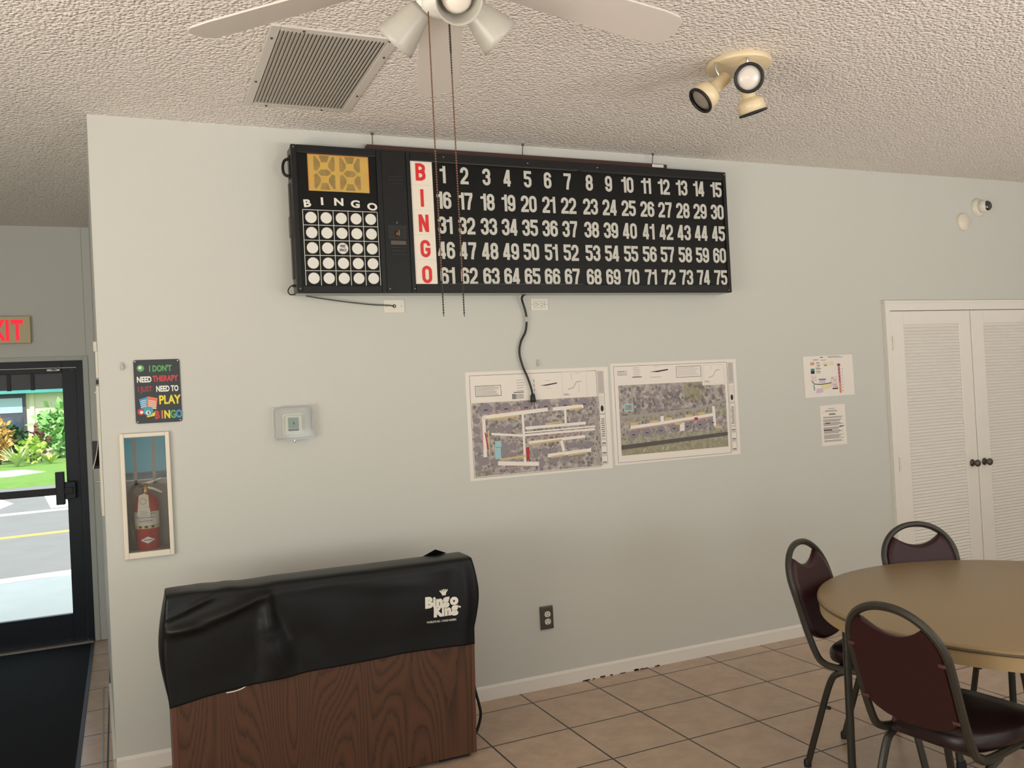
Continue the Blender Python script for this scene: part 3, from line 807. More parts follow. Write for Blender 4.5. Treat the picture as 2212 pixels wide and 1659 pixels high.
# power cord hanging from the underside
pc = [(2.080, -.060, 2.130), (2.068, -.045, 2.112), (2.075, -.030, 2.095), (2.093, -.022, 2.045), (2.100, -.020, 1.995), (2.090, -.019, 1.930), (2.060, -.018, 1.875), (2.048, -.018, 1.815), (2.062, -.019, 1.745), (2.088, -.020, 1.680), (2.106, -.021, 1.620), (2.112, -.021, 1.585)]
q = MB().tube(smooth_path(pc), .0060, 8); pco = bl_(q).build('power_cord', M['cord'], board)
q = MB().lathe([(.007, 0), (.013, .012), (.015, .035), (.014, .045), (0, .045)], (2.1115, -.021, 1.592), (.05, 0, -1), 12)
q.box((2.104, -.023, 1.528), (2.107, -.019, 1.552)).box((2.1165, -.023, 1.526), (2.1195, -.019, 1.550))
bl_(q).build('plug', M['cord'], pco)
q = MB().tube([(2.0985, -.0200, 2.008), (2.0995, -.0200, 1.982)], .0072, 8); bl_(q).build('cord_label', M['ink_light'], pco)

# ---- antenna cable to the blank plate
q = MB().tube(smooth_path([(.925, -.035, 2.123), (1.02, -.030, 2.108), (1.14, -.024, 2.092), (1.26, -.018, 2.080), (1.34, -.012, 2.077), (1.368, -.004, 2.074)]), .0035, 6)
tag(q.build('cable', M['wire']), 'thin grey cable running from the bingo board to the blank wall plate', 'cable')

def wall_plate(name, label, x0, z0, x1, z1, mat_, cat='wall plate'):
    t = thing(name, label, cat, ((x0+x1)/2, 0, (z0+z1)/2))
    w, h = (x1-x0)/2, (z1-z0)/2
    MB().rbox((-w, -.006, -h), (w, 0, h), .005).build('plate', mat_, t, bevel=.0015)
    return t, w, h
t, w, h = wall_plate('blank_plate', 'blank ivory wall plate with a cable hole under the bingo board', 1.317, 2.041, 1.424, 2.106, M['plate'])
MB().closed_lathe([(.005, 0), (.009, 0), (.009, .003), (.005, .003)], (0, -.006, 0), (0, -1, 0), 12).build('grommet', M['black_matte'], t)
for s in (-1, 1): MB().lathe([(.003, 0), (.002, .001), (0, .001)], (s*.038, -.006, 0), (0, -1, 0), 8).build('screw', M['plate_line'], t)

def receptacle(parent, cx, cz, mat_, turned=False):
    """one face of a duplex outlet with two slots and a ground hole"""
    r = .0165
    f = MB()
    pts = [(r*math.cos(a), r*math.sin(a)*1.0) for a in [2*PI*i/28 for i in range(28)]]
    pts = [(x, max(-.0135, min(.0135, z))) if not turned else (max(-.0135, min(.0135, x)), z) for x, z in pts]
    f.prism([(cx+x, cz+z) for x, z in pts], -.009, -.005)
    o = f.build('receptacle', mat_, parent)
    s = MB()
    for e in (-1, 1):
        if not turned: s.box((cx+e*.0062-.0012, -.0096, cz-.001), (cx+e*.0062+.0012, -.009, cz+.008))
        else: s.box((cx-.008, -.0096, cz+e*.0062-.0012), (cx+.001, -.009, cz+e*.0062+.0012))
    gx_, gz_ = (cx, cz-.0075) if not turned else (cx+.0085, cz)
    s.lathe([(.0026, 0), (.0026, .0006)], (gx_, -.009, gz_), (0, -1, 0), 8)
    s.build('slot', M['black_matte'], o)
t, w, h = wall_plate('wall_outlet', 'ivory duplex outlet mounted sideways just below the bingo board', 2.137, 2.045, 2.240, 2.109, M['plate'], 'outlet')
frame(MB(), -.036, -.018, .034, .018, .0012, -.0068, -.006).build('insert_outline', M['plate_line'], t)
receptacle(t, -.018, 0, M['plate'], True); receptacle(t, .018, 0, M['plate'], True)
for s in (-1, 1): MB().lathe([(.003, 0), (.002, .001), (0, .001)], (s*.045, -.006, 0), (0, -1, 0), 8).build('screw', M['plate_line'], t)
t = thing('wall_outlet', 'duplex outlet in a dark metal box low on the wall', 'outlet', (2.133, 0, .378))
MB().box((-.036, -.016, -.060), (.036, 0, .060)).build('surface_box', M['steel_dark'], t, bevel=.0025)
MB().box((-.0395, -.005, -.062), (.0395, 0, .064)).build('back_flange', M['alu'], t, bevel=.001)
MB().box((-.033, -.0175, -.057), (.033, -.0155, .057)).build('plate', M['steel_dark'], t, bevel=.001)
tt = t
for cz in (.021, -.019):
    f = MB(); r = .0175; pts = [(r*math.cos(2*PI*i/28), max(-.0145, min(.0145, r*math.sin(2*PI*i/28)))) for i in range(28)]
    f.prism([(x, cz+z) for x, z in pts], -.021, -.017); ro = f.build('receptacle', M['plate'], t)
    s = MB()
    for e in (-1, 1): s.box((e*.0066-.0013, -.0216, cz-.001), (e*.0066+.0013, -.021, cz+.009))
    s.lathe([(.0030, 0), (.0030, .0007)], (0, -.021, cz-.0085), (0, -1, 0), 8); s.build('slot', M['black_matte'], ro)
MB().lathe([(.003, 0), (.002, .0015), (0, .0015)], (0, -.0175, .001), (0, -1, 0), 8).build('screw', M['alu'], t)

# ---- clear adhesive hooks
def clear_hook(x, z, label):
    t = thing('adhesive_hook', label, 'hook', (x, 0, z))
    MB().rbox((-.010, -.003, -.022), (.010, 0, .018), .006).build('pad', M['hook_white'], t)
    MB().tube(smooth_path([(0, -.003, .008), (0, -.012, .002), (.001, -.018, -.006), (.002, -.016, -.014), (.001, -.009, -.013)]), .0035, 8).build('hook', M['hook_white'], t)
clear_hook(.097, 1.815, 'clear plastic hook beside the dark bingo sign')
clear_hook(2.163, 1.761, 'clear plastic hook above the left site map')

# ---- humorous sign
SX0, SX1, SZ0, SZ1 = .143, .338, 1.550, 1.838
sg = thing('metal_sign', 'small dark metal sign about playing bingo, above the extinguisher cabinet', 'sign', (SX0, 0, SZ0))
def sl(mb): return mb.move(Matrix.Translation((-SX0, 0, -SZ0)))
sl(MB().rbox((SX0, -.006, SZ0), (SX1, -.002, SZ1), .010)).build('plate', M['sign_slate'], sg)
ys = -.0066
def st(s, x, z, h, m, sx=1, bold=.04, tilt=0): sl(MB().text(s, x, z, h, ys, sx=sx*.88, bold=bold, tilt=tilt)).build('lettering', m, sg)
st('I DON\'T', .207, 1.785, .026, M['s_green'], .80); st('NEED', .154, 1.737, .025, M['s_white'], .78); st('THERAPY', .221, 1.739, .025, M['s_red'], .80)
st('I JUST', .157, 1.694, .023, M['s_dred'], .80); st('NEED TO', .233, 1.692, .025, M['s_white'], .72); st('PLAY', .243, 1.635, .038, M['s_yellow'], .84, .035)
for ch, x, m in (('B', .227, 's_red'), ('I', .254, 's_orange'), ('N', .266, 's_yellow'), ('G', .292, 's_green'), ('O', .316, 's_blue')):
    st(ch, x-.004, 1.570, .034, M[m], .80, .045)
b = MB().disc(.172, 1.800, .0155, ys, 0).disc(.170, 1.803, .007, ys-.0004, 1); b.text('7', .167, 1.800, .007, ys-.0008, 2)
sl(b).build('ball_picture', [M['s_green'], M['s_white'], M['ink']], sg)
b = MB()
b.flat([(.160, 1.660), (.196, 1.670), (.204, 1.625), (.168, 1.612)], ys, 0); b.flat([(.196, 1.672), (.238, 1.662), (.230, 1.612), (.190, 1.620)], ys-.0004, 1)
for i in range(5): b.flat([(.198, 1.655-i*.008), (.231, 1.648-i*.008), (.231, 1.645-i*.008), (.198, 1.652-i*.008)], ys-.0008, 2)
for i in range(4): b.flat([(.166, 1.652-i*.009), (.190, 1.657-i*.009), (.190, 1.654-i*.009), (.166, 1.649-i*.009)], ys-.0008, 2)
sl(b).build('card_picture', [M['s_blue'], M['s_orange'], M['s_white']], sg)
b = MB().disc(.166, 1.603, .015, ys-.0012, 0).disc(.168, 1.601, .007, ys-.0016, 2).disc(.197, 1.605, .021, ys-.0020, 1).disc(.196, 1.598, .010, ys-.0024, 2)
b.text('8', .1925, 1.592, .012, ys-.0028, 3, bold=.03).flat([(.190, 1.577), (.222, 1.582), (.226, 1.602), (.212, 1.592), (.190, 1.586)], ys-.0016, 4)
sl(b).build('ball_picture', [M['s_red'], M['s_teal'], M['s_white'], M['ink'], M['s_yellow']], sg)
for x in (SX0+.008, SX1-.008):
    for z in (SZ0+.008, SZ1-.008): sl(MB().sphere((x, -.007, z), .0045, 8, 5)).build('screw', M['chrome'], sg)

# ---- extinguisher cabinet in its niche, extinguisher inside
ec = thing('extinguisher_cabinet', 'narrow cream framed glass cabinet holding the fire extinguisher', 'cabinet', (.0715, 0, .947))
def el(mb): return mb.move(Matrix.Translation((-.0715, 0, -.947)))
q = MB(); frame(q, .0715, .947, .279, 1.508, .018, -.022, 0, .018, .027); el(q).build('frame', M['cream_frame'], ec, bevel=.003)
q = MB(); e = .0006; q.box((NX0+e, .146, NZ0+e), (NX1-e, .149, NZ1-e))
q.box((NX0+e, 0, NZ0+e), (NX0+.003, .146, NZ1-e)); q.box((NX1-.003, 0, NZ0+e), (NX1-e, .146, NZ1-e)); q.box((NX0+.003, 0, NZ0+e), (NX1-.003, .146, NZ0+.003)); q.box((NX0+.003, 0, NZ1-.003), (NX1-.003, .146, NZ1-e))
el(q).build('lining', M['cabinet_inside'], ec)
el(MB().box((.0895, -.012, .974), (.261, -.009, 1.490))).build('glass_door', M['cabinet_glass'], ec)
ex = thing('fire_extinguisher', 'red fire extinguisher with paper tag inside the wall cabinet', 'fire extinguisher', (.170, .075, NZ0+.003))
MB().lathe([(.050, 0), (.054, .004), (.054, .205), (.050, .228), (.036, .246), (.020, .254), (.0, .255)], (0, 0, 0), (0, 0, 1), 28).build('body', M['ext_red'], ex)
def wrap(mb, a0, a1, z0, z1, r, m=0, n=14):
    vs = []
    for i in range(n+1):
        a = R(a0+(a1-a0)*i/n); vs += [(r*math.sin(a), -r*math.cos(a), z0), (r*math.sin(a), -r*math.cos(a), z1)]
    mb.add(vs, [(2*i, 2*i+2, 2*i+3, 2*i+1) for i in range(n)], m, True); return mb
lb = MB(); wrap(lb, -75, 75, .112, .172, .0545, 0); wrap(lb, -75, 75, .096, .112, .0545, 1)
for a in (-40, -12, 18): wrap(lb, a, a+14, .099, .109, .0549, 2, 3)
for i in range(6): wrap(lb, -60+rnd.random()*20, 20+rnd.random()*40, .122+i*.008, .1245+i*.008, .0549, 2 if i % 2 else 3, 8)
lb.build('label', [M['ext_label'], M['ext_yellow'], M['ink'], M['ink_light']], ex)
dm = MB(); n = 12
pts = []
for i in range(n+1):
    t_ = -1+2*i/n; a = R(t_*34); hh = .0155*(1-abs(t_))
    pts.append((a, hh))
vs = []
for a, hh in pts: vs += [(.0549*math.sin(a), -.0549*math.cos(a), .045-hh), (.0549*math.sin(a), -.0549*math.cos(a), .045+hh)]
dm.add(vs, [(2*i, 2*i+2, 2*i+3, 2*i+1) for i in range(n)], 0, True)
for a in range(-18, 20, 6): wrap(dm, a, a+4, .0425, .0475, .0553, 1, 2)
dm.build('emblem', [M['s_white'], M['ink']], ex, fix=False)
v = MB().lathe([(.014, .252), (.016, .256), (.016, .272), (.012, .280), (.012, .300), (0, .302)], (0, 0, 0), (0, 0, 1), 16)
v.build('valve', M['brass'], ex)
MB().tube([(-.012, 0, .296), (.03, -.005, .306), (.068, -.01, .318)], [.006, .007, .005], 8).build('lever', M['cream_frame'], ex)
MB().tube([(-.012, 0, .284), (.03, -.005, .274), (.070, -.01, .252)], [.006, .007, .005], 8).build('handle', M['cream_frame'], ex)
MB().tube(smooth_path([(-.012, 0, .288), (-.040, -.005, .292), (-.066, -.012, .265), (-.072, -.018, .20), (-.070, -.022, .13), (-.060, -.024, .09)]), .0085, 8).build('hose', M['black_matte'], ex)
MB().lathe([(.011, 0), (.015, -.010), (.017, -.088), (.015, -.090), (0, -.090)], (-.0605, -.024, .098), (0, 0, 1), 14).build('nozzle', M['black_matte'], ex)
tg = MB(); tg.flat([(-.040, .160), (.012, .160), (.010, .248), (-.006, .258), (-.030, .250)], -.062, 0)
tg.rect(-.034, .150, .014, .186, -.0625, 2); tg.closed_lathe([(.012, 0), (.014, 0), (.014, .0004), (.012, .0004)], (-.014, -.0622, .222), (0, -1, 0), 16, 1)
for i in range(4): tg.rect(-.030, .156+i*.007, .008-.006*(i % 2), .158+i*.007, -.063, 1)
tg.build('inspection_tag', [M['tag_paper'], M['ink_grey'], M['paper']], ex, fix=False)

# ---- thermostat and its guard
th_ = thing('thermostat', 'small square thermostat with grey display inside a clear guard', 'thermostat', (.836, 0, 1.508))
MB().rbox((-.050, -.010, -.050), (.052, 0, .050), .010).build('base', M['plate'], th_, bevel=.002)
MB().rbox((-.038, -.022, -.040), (.042, -.010, .040), .008).build('body', M['plate'], th_, bevel=.003)
ds = MB().box((-.024, -.0235, -.022), (.026, -.022, .030)).box((-.024, -.0236, -.034), (.026, -.022, -.024), 1)
ds.text('6', -.002, -.004, .014, -.0242, 2); ds.build('display', [M['lcd'], M['ink_grey'], M['ink']], th_)
gd = thing('thermostat_guard', 'clear plastic lock box over the thermostat', 'guard', (.836, 0, 1.510))
g = MB(); x0, x1, z0, z1, dp = -.090, .088, -.074, .076, -.045
g.prism(rrect(x0, z0, x1, z1, .012), dp, dp+.003)
outer = rrect(x0, z0, x1, z1, .012); inner = rrect(x0+.003, z0+.003, x1-.003, z1-.003, .010); n = len(outer)
vs = [(x, dp+.003, z) for x, z in outer]+[(x, -.001, z) for x, z in outer]+[(x, dp+.003, z) for x, z in inner]+[(x, -.001, z) for x, z in inner]
g.add(vs, [(i, (i+1) % n, n+(i+1) % n, n+i) for i in range(n)]+[(2*n+i, 3*n+i, 3*n+(i+1) % n, 2*n+(i+1) % n) for i in range(n)]+[(n+i, n+(i+1) % n, 3*n+(i+1) % n, 3*n+i) for i in range(n)], 0, True)
g.build('cover', M['clear_plastic'], gd)
rm = MB(); n = len(outer); o2 = rrect(x0-.003, z0-.003, x1+.003, z1+.003, .014)
i2 = rrect(x0+.002, z0+.002, x1-.002, z1-.002, .011)
vs = [(x, dp-.001, z) for x, z in o2]+[(x, dp-.001, z) for x, z in i2]+[(x, dp+.006, z) for x, z in o2]+[(x, dp+.006, z) for x, z in i2]
rm.add(vs, [(i, (i+1) % n, n+(i+1) % n, n+i) for i in range(n)]+[(2*n+i, 3*n+i, 3*n+(i+1) % n, 2*n+(i+1) % n) for i in range(n)]+[(i, 2*n+i, 2*n+(i+1) % n, (i+1) % n) for i in range(n)]+[(n+i, n+(i+1) % n, 3*n+(i+1) % n, 3*n+i) for i in range(n)])
rm.build('rim', mat('guard_rim', (176, 174, 176), .15, spec=.8, alpha=.55), gd)
MB().lathe([(.007, 0), (.007, .010), (.005, .013), (0, .013)], (0, -.040, -.078), (0, -.3, -1), 12).build('lock', M['chrome'], gd)
MB().box((x0-.006, -.004, z0-.004), (x1+.006, -.0005, z1+.004)).build('back_plate', mat('guard_back', (206, 202, 194), .4), gd, bevel=.001)

# ---- site maps and notices
def bars(mb, x0, z1, w, n, pitch, y, m, h=.002, seed=1):
    q = random.Random(seed)
    for i in range(n): mb.rect(x0, z1-i*pitch-h, x0+w*(.72+.28*q.random()), z1-i*pitch, y, m)
def outline(mb, x0, z0, x1, z1, t, y, m):
    mb.rect(x0, z0, x1, z0+t, y, m); mb.rect(x0, z1-t, x1, z1, y, m); mb.rect(x0, z0, x0+t, z1, y, m); mb.rect(x1-t, z0, x1, z1, y, m)
def paper(mb, w, h, y=-.0012, tilt=0, m=0):
    mb.box((0, y, 0), (w, -.0002, h), m)
MM = [M['paper'], M['ink'], M['ink_grey'], M['ink_light'], M['aerial'], M['map_roof'], M['map_road'], M['map_yellow'], M['map_pink'], M['map_red'], M['map_pool'], M['aerial_green'], M['map_canal'], M['map_roof_dark'], M['map_greyroad'], M['map_lawn']]
def title_block(p, x0, x1, z0, z1, y):
    """strip of boxes along the right edge of the sheet"""
    zs = [z1-.005, z1-.125, z1-.128, z1-.245, z1-.248, z1-.385, z1-.39, z1-.42, z1-.425, z1-.475, z1-.48, z0+.012]
    for i in range(0, len(zs), 2): outline(p, x0, zs[i+1], x1, zs[i], .0015, y, 1)
    p.rect(x0+.004, zs[1]+.004, x1-.004, zs[0]-.004, y, 3)
    p.disc((x0+x1)/2, zs[3]+.03, .010, y-.0002, 1, 12, .018)
    for i in range(9): p.rect(x0+.006+.0025*(i % 3), zs[5]+.012+i*.012, x1-.008, zs[5]+.018+i*.012, y-.0002, 2)
    for i in range(6): p.rect(x0+.006, zs[3]+.055+i*.009, x1-.006, zs[3]+.057+i*.009, y-.0002, 3)
    for k in (7, 9, 11): p.rect(x0+.006, zs[k]+.006, x1-.006, zs[k]+.014, y-.0002, 2)
def hexagon(p, cx, cz, r, y, m, q):
    n = 7; a0 = q.random()*6
    p.flat([(cx+r*(.8+.35*q.random())*math.cos(a0+2*PI*i/n), cz+r*.8*(.8+.3*q.random())*math.sin(a0+2*PI*i/n)) for i in range(n)], y, m)
def scatter_trees(p, x0, z0, x1, z1, n, y, q, s=.008):
    for i in range(n):
        x, z = x0+(x1-x0)*q.random(), z0+(z1-z0)*q.random(); r = s*(.5+.9*q.random()); k = 6
        if x-r*1.2 < x0 or x+r*1.2 > x1 or z-r*1.2 < z0 or z+r*1.2 > z1: continue
        p.flat([(x+r*(.7+.5*q.random())*math.cos(2*PI*j/k), z+r*(.7+.5*q.random())*math.sin(2*PI*j/k)) for j in range(k)], y, 13)
# left map: the streets
A = thing('site_map', 'left aerial site map with a loop of white streets, under the dangling plug', 'map', (1.737, 0, 1.150))
p = MB(); W, H = .858, .572; p.box((0, -.0014, 0), (W, -.0004, H)); p.build('sheet', M['paper'], A)
p = MB(); y = -.0018; q = random.Random(4)
outline(p, .022, .014, W-.075, H-.018, .0018, y, 1)
title_block(p, W-.068, W-.030, 0.014, H-.018, y)
outline(p, .052, .440, .200, .498, .0022, y, 1); bars(p, .058, .492, .135, 8, .0065, y, 2)
bars(p, .292, .520, .05, 5, .014, y, 2); p.rect(.272, .452, .332, .456, y, 1); p.rect(.262, .418, .33, .446, y, 3); p.rect(.262, .418, .285, .446, y-.0002, 2)
for i in range(5): p.rect(.394, .404+i*.025, .397, .420+i*.025, y, 1)
p.flat([(.43, .484), (.535, .497), (.535, .491), (.47, .482)], y, 1); bars(p, .46, .512, .045, 1, .01, y, 3); bars(p, .47, .470, .03, 1, .01, y, 3)
outline(p, .565, .400, .720, H-.018, .0012, y, 3)
p.ribbon([(.60, .455), (.635, .465), (.655, .495), (.685, .497)], .0028, y-.0002, 2); p.ribbon([(.625, .545), (.625, .505)], .0022, y-.0002, 3); p.ribbon([(.67, .480), (.668, .44)], .0022, y-.0002, 3); bars(p, .572, .432, .04, 2, .006, y, 1); bars(p, .64, .545, .055, 1, .01, y, 3)
PX0, PX1, PZ0, PZ1 = .028, .792, .020, .408
p.rect(PX0, PZ0, PX1, PZ1, y-.0001, 4)
yy = y-.0004
p.flat([(PX0, PZ0), (.11, PZ0), (.085, .055), (PX0, .09)], yy, 11)
p.rect(.762, PZ0, .780, PZ1, yy, 14)
scatter_trees(p, PX0, PZ0, PX1, PZ1, 330, yy-.0001, q)
for i in range(6): hexagon(p, .105+i*.118, .375+.004*i*0, .040, yy-.0003, 5, q); p.rect(.094+i*.118, .366, .116+i*.118, .371, yy-.0008, 1)
for i in range(6): hexagon(p, .048, .315-i*.050, .024, yy-.0003, 5, q)
for x in (.135, .185, .235): hexagon(p, x, .262, .028, yy-.0003, 5, q)
for x in (.335, .395, .455, .515, .625, .690): hexagon(p, x, .277, .028, yy-.0003, 5, q)
for x, z in ((.20, .17), (.25, .165), (.20, .125), (.25, .115), (.20, .155)): hexagon(p, x, z, .028, yy-.0003, 5, q)
for x in (.335, .385, .44, .495, .60, .655, .715): hexagon(p, x, .125+(.02 if x > .55 else 0), .027, yy-.0003, 5, q)
for i in range(8): hexagon(p, .08+i*.082, .062-.002*i+.012*abs(i-3), .032, yy-.0003, 5, q)
rd_ = [((.090, .332), (.090, .120), .020), ((.085, .330), (.470, .352), .020), ((.500, .352), (.690, .358), .020), ((.318, .345), (.318, .060), .014), ((.575, .350), (.575, .255), .014),
       ((.330, .258), (.700, .264), .016), ((.13, .240), (.305, .220), .012), ((.305, .220), (.755, .226), .012), ((.345, .178), (.690, .190), .016), ((.540, .185), (.555, .118), .018), ((.455, .100), (.725, .112), .020), ((.16, .082), (.40, .060), .022), ((.318, .235), (.76, .242), .008)]
for a, b, t_ in rd_: p.ribbon([a, b], t_, yy-.0006, 6)
for x0, z0, n_ in ((.115, .312, 9), (.34, .302, 0), (.35, .235, 0), (.45, .268, 5), (.345, .163, 10), (.17, .095, 9), (.60, .338, 4), (.475, .086, 4), (.58, .088, 6), (.107, .125, 0)):
    if n_: p.flat([(x0, z0), (x0+n_*.020, z0+n_*.0012), (x0+n_*.020, z0+.010+n_*.0012), (x0, z0+.010)], yy-.0008, 7)
p.rect(.110, .13, .118, .26, yy-.0008, 7); p.rect(.075, .16, .082, .31, yy-.0008, 8); p.rect(.328, .086, .346, .155, yy-.0009, 9); p.flat([(.092, .25), (.098, .25), (.112, .16), (.104, .16)], yy-.0010, 9)
for x0, x1, z in ((.11, .44, .348), (.50, .68, .346), (.34, .69, .250), (.16, .40, .046), (.46, .72, .098), (.35, .68, .200)): p.flat([(x0, z), (x1, z+.008), (x1, z+.013), (x0, z+.005)], yy-.0005, 8)
p.rect(.145, .105, .180, .165, yy-.0009, 10); p.rect(.148, .168, .185, .200, yy-.0009, 10)
p.layered().build('print', MM, A, fix=False)
# right map: the long straight street
B = thing('site_map', 'right aerial site map with one straight white street above a dark canal', 'map', (2.612, 0, 1.162))
p = MB(); W, H = .873, .576; p.box((0, -.0014, 0), (W, -.0004, H)); p.build('sheet', M['paper'], B)
p = MB(); q = random.Random(9)
outline(p, .020, .012, W-.068, H-.016, .0018, y, 1); title_block(p, W-.062, W-.024, .012, H-.016, y)
outline(p, .045, .508, .105, .532, .0018, y, 1); bars(p, .050, .528, .05, 3, .006, y, 2)
bars(p, .15, .548, .05, 5, .012, y, 2); p.rect(.140, .492, .205, .496, y, 1)
p.flat([(.26, .520), (.385, .533), (.385, .526), (.31, .517)], y, 1); bars(p, .29, .552, .05, 1, .01, y, 3); bars(p, .26, .490, .10, 1, .01, y, 2)
outline(p, .440, .480, .615, .545, .0022, y, 1); bars(p, .447, .538, .16, 8, .0065, y, 3)
PX0, PX1, PZ0, PZ1 = .045, .785, .052, .450
p.rect(PX0, PZ0, PX1, PZ1, y-.0001, 11)
p.rect(PX0, .30, .60, PZ1, y-.0002, 4); p.rect(.60, .30, PX1, .36, y-.0002, 4); p.rect(PX0, .16, PX1, .24, y-.0002, 4); p.rect(.49, .345, .60, .448, y-.0003, 15); p.rect(.655, .36, PX1, .45, y-.0003, 4); p.flat([(PX0, .052), (PX1, .052), (PX1, .095), (PX0, .095)], y-.0003, 15)
yy = y-.0005
scatter_trees(p, PX0, .25, PX1, .45, 180, yy, q, .011); scatter_trees(p, PX0, .155, PX1, .25, 90, yy, q); scatter_trees(p, PX0, .10, PX1, .155, 20, yy, q, .005)
for i in range(5):
    for k in range(3): hexagon(p, .175+i*.060, .305+k*.045, .018, yy-.0002, 5, q)
p.ribbon([(PX0, .268), (.35, .280), (.60, .290), (.70, .315), (PX1, .335)], .016, yy-.0003, 14); p.ribbon([(.13, .45), (.135, .29)], .010, yy-.0003, 14); p.ribbon([(.33, .45), (.33, .30)], .008, yy-.0003, 14)
p.rect(.075, .300, .135, .345, yy-.0004, 10); p.rect(.082, .308, .128, .337, yy-.0005, 11)
for i in range(7): hexagon(p, .13+i*.092, .165+.006*i, .036, yy-.0003, 5, q); p.rect(.12+i*.092, .163+.006*i, .138+i*.092, .168+.006*i, yy-.0008, 1)
p.flat([(PX0, .085), (PX1, .118), (PX1, .140), (PX0, .110)], yy-.0004, 12)
p.ribbon([(.110, .208), (.30, .220), (.69, .250)], .018, yy-.0006, 6); p.ribbon([(.690, .300), (.695, .180)], .020, yy-.0006, 6); p.flat([(.445, .165), (.478, .168), (.478, .215), (.445, .212)], yy-.0007, 6); p.rect(.315, .222, .338, .262, yy-.0007, 6)
for x, z in ((.11, .219), (.245, .226), (.345, .236), (.485, .245), (.575, .254), (.41, .205), (.690, .165)): p.rect(x, z, x+.052, z+.014, yy-.0008, 7)
p.flat([(.12, .192), (.66, .228), (.66, .236), (.12, .199)], yy-.0005, 8); p.rect(.55, .224, .575, .240, yy-.0009, 9)
for x in (.31, .34, .185): p.flat([(x, .066), (x+.014, .085), (x+.022, .083), (x+.01, .064)], yy-.0006, 3)
p.rect(.620, .425, .785, .548, yy-.0010, 0); outline(p, .632, .430, .780, .546, .0012, yy-.0012, 3)
p.ribbon([(.665, .470), (.70, .480), (.72, .512), (.75, .515)], .0028, yy-.0012, 2); p.ribbon([(.690, .545), (.690, .52)], .0022, yy-.0012, 3); bars(p, .638, .452, .04, 2, .006, yy-.0012, 1)
p.layered().build('print', MM, B, fix=False)
# coloured plan sheet
P1 = thing('plan_sheet', 'white sheet with a small coloured plan taped beside the closet', 'paper', (4.008, 0, 1.474))
p = MB(); W, H = .410, .265; p.flat([(0, 0), (W, .004), (W-.004, H), (-.003, H-.004)], -.0012); p.flat([(0, 0), (W, .004), (W-.004, H), (-.003, H-.004)], -.0003); p.build('sheet', M['paper'], P1, fix=False)
p = MB(); y = -.0018; q = random.Random(3)
bars(p, .135, .254, .035, 1, .01, y, 1, .004); bars(p, .20, .258, .13, 2, .007, y, 2, .003); bars(p, .075, .240, .06, 1, .01, y, 2, .004); bars(p, .14, .236, .06, 1, .01, y, 2, .003)
for z, m in ((.205, 4), (.165, 3), (.150, 1)): p.rect(.055, z, .086, z+.018, y, m)
for i in range(8): p.rect(.095+.012*q.random(), .150+i*.0095, .125+.015*q.random(), .155+i*.0095, y, 2 if i % 2 else 8)
p.rect(.16, .205, .20, .222, y, 5); p.rect(.165, .198, .19, .203, y, 1)
for i in range(4): p.rect(.21, .200+i*.007, .245, .204+i*.007, y, 5)
p.ribbon([(.06, .105), (.078, .085), (.13, .080), (.22, .088)], .005, y-.0003, 1); p.ribbon([(.073, .08), (.078, .045)], .007, y-.0003, 3)
p.rect(.115, .108, .175, .116, y, 3); p.flat([(.12, .088), (.17, .09), (.165, .108), (.125, .105)], y, 6)
p.flat([(.14, .045), (.215, .055), (.22, .084), (.13, .078)], y, 5); p.flat([(.09, .025), (.15, .03), (.145, .055), (.095, .055)], y, 6); p.rect(.055, .10, .10, .14, y, 9); p.flat([(.205, .06), (.27, .065), (.27, .13), (.215, .125)], y, 9); p.rect(.225, .046, .272, .054, y-.0002, 1)
for i in range(5): p.rect(.21+.04*q.random(), .06+i*.014, .235+.04*q.random(), .064+i*.014, y-.0003, 7 if i % 2 else 2)
p.flat([(.284, .02), (.300, .02), (.296, .21), (.278, .21)], y, 7); p.flat([(.286, .02), (.302, .02), (.300, .085), (.284, .085)], y-.0003, 4); p.rect(.274, .196, .300, .204, y-.0004, 1)
for i in range(9): p.rect(.279+.006*q.random(), .09+i*.011, .294, .094+i*.011, y-.0003, 1 if i % 2 else 2)
for i in range(8): p.rect(.310, .03+i*.02, .316, .036+i*.02, y, 2)
p.layered().build('print', [M['paper'], M['ink'], M['ink_grey'], M['p_teal'], M['p_orange'], M['p_yellow'], M['p_lilac'], M['p_pink'], M['ink_light'], mat('print_rose', (222, 206, 202), .7)], P1, fix=False)
# letter
P2 = thing('notice_letter', 'white typed letter taped below the coloured plan sheet', 'paper', (4.122, 0, 1.161))
p = MB(); W, H = .205, .262; p.flat([(0, 0), (W+.004, .003), (W, H), (-.003, H-.004)], -.0012); p.flat([(0, 0), (W+.004, .003), (W, H), (-.003, H-.004)], -.0003); p.build('sheet', M['paper'], P2, fix=False)
p = MB(); bars(p, .065, .238, .07, 1, .01, y, 2, .003); bars(p, .040, .226, .12, 2, .006, y, 2, .003, 3); bars(p, .07, .205, .06, 2, .006, y, 1, .0035, 5); bars(p, .014, .215, .03, 1, .01, y, 3)
for z0, n_ in ((.185, 2), (.168, 3), (.148, 4), (.118, 3), (.098, 4), (.070, 5), (.035, 2)):
    bars(p, .020, z0, .165, n_, .0055, y, 2, .0030, int(z0*1000))
p.rect(.035, .142, .075, .147, y-.0003, 1); p.rect(.15, .118, .19, .123, y-.0003, 1); p.rect(.020, .098, .09, .103, y-.0003, 1)
p.layered().build('print', [M['paper'], M['ink'], M['ink_grey'], M['ink_light']], P2, fix=False)

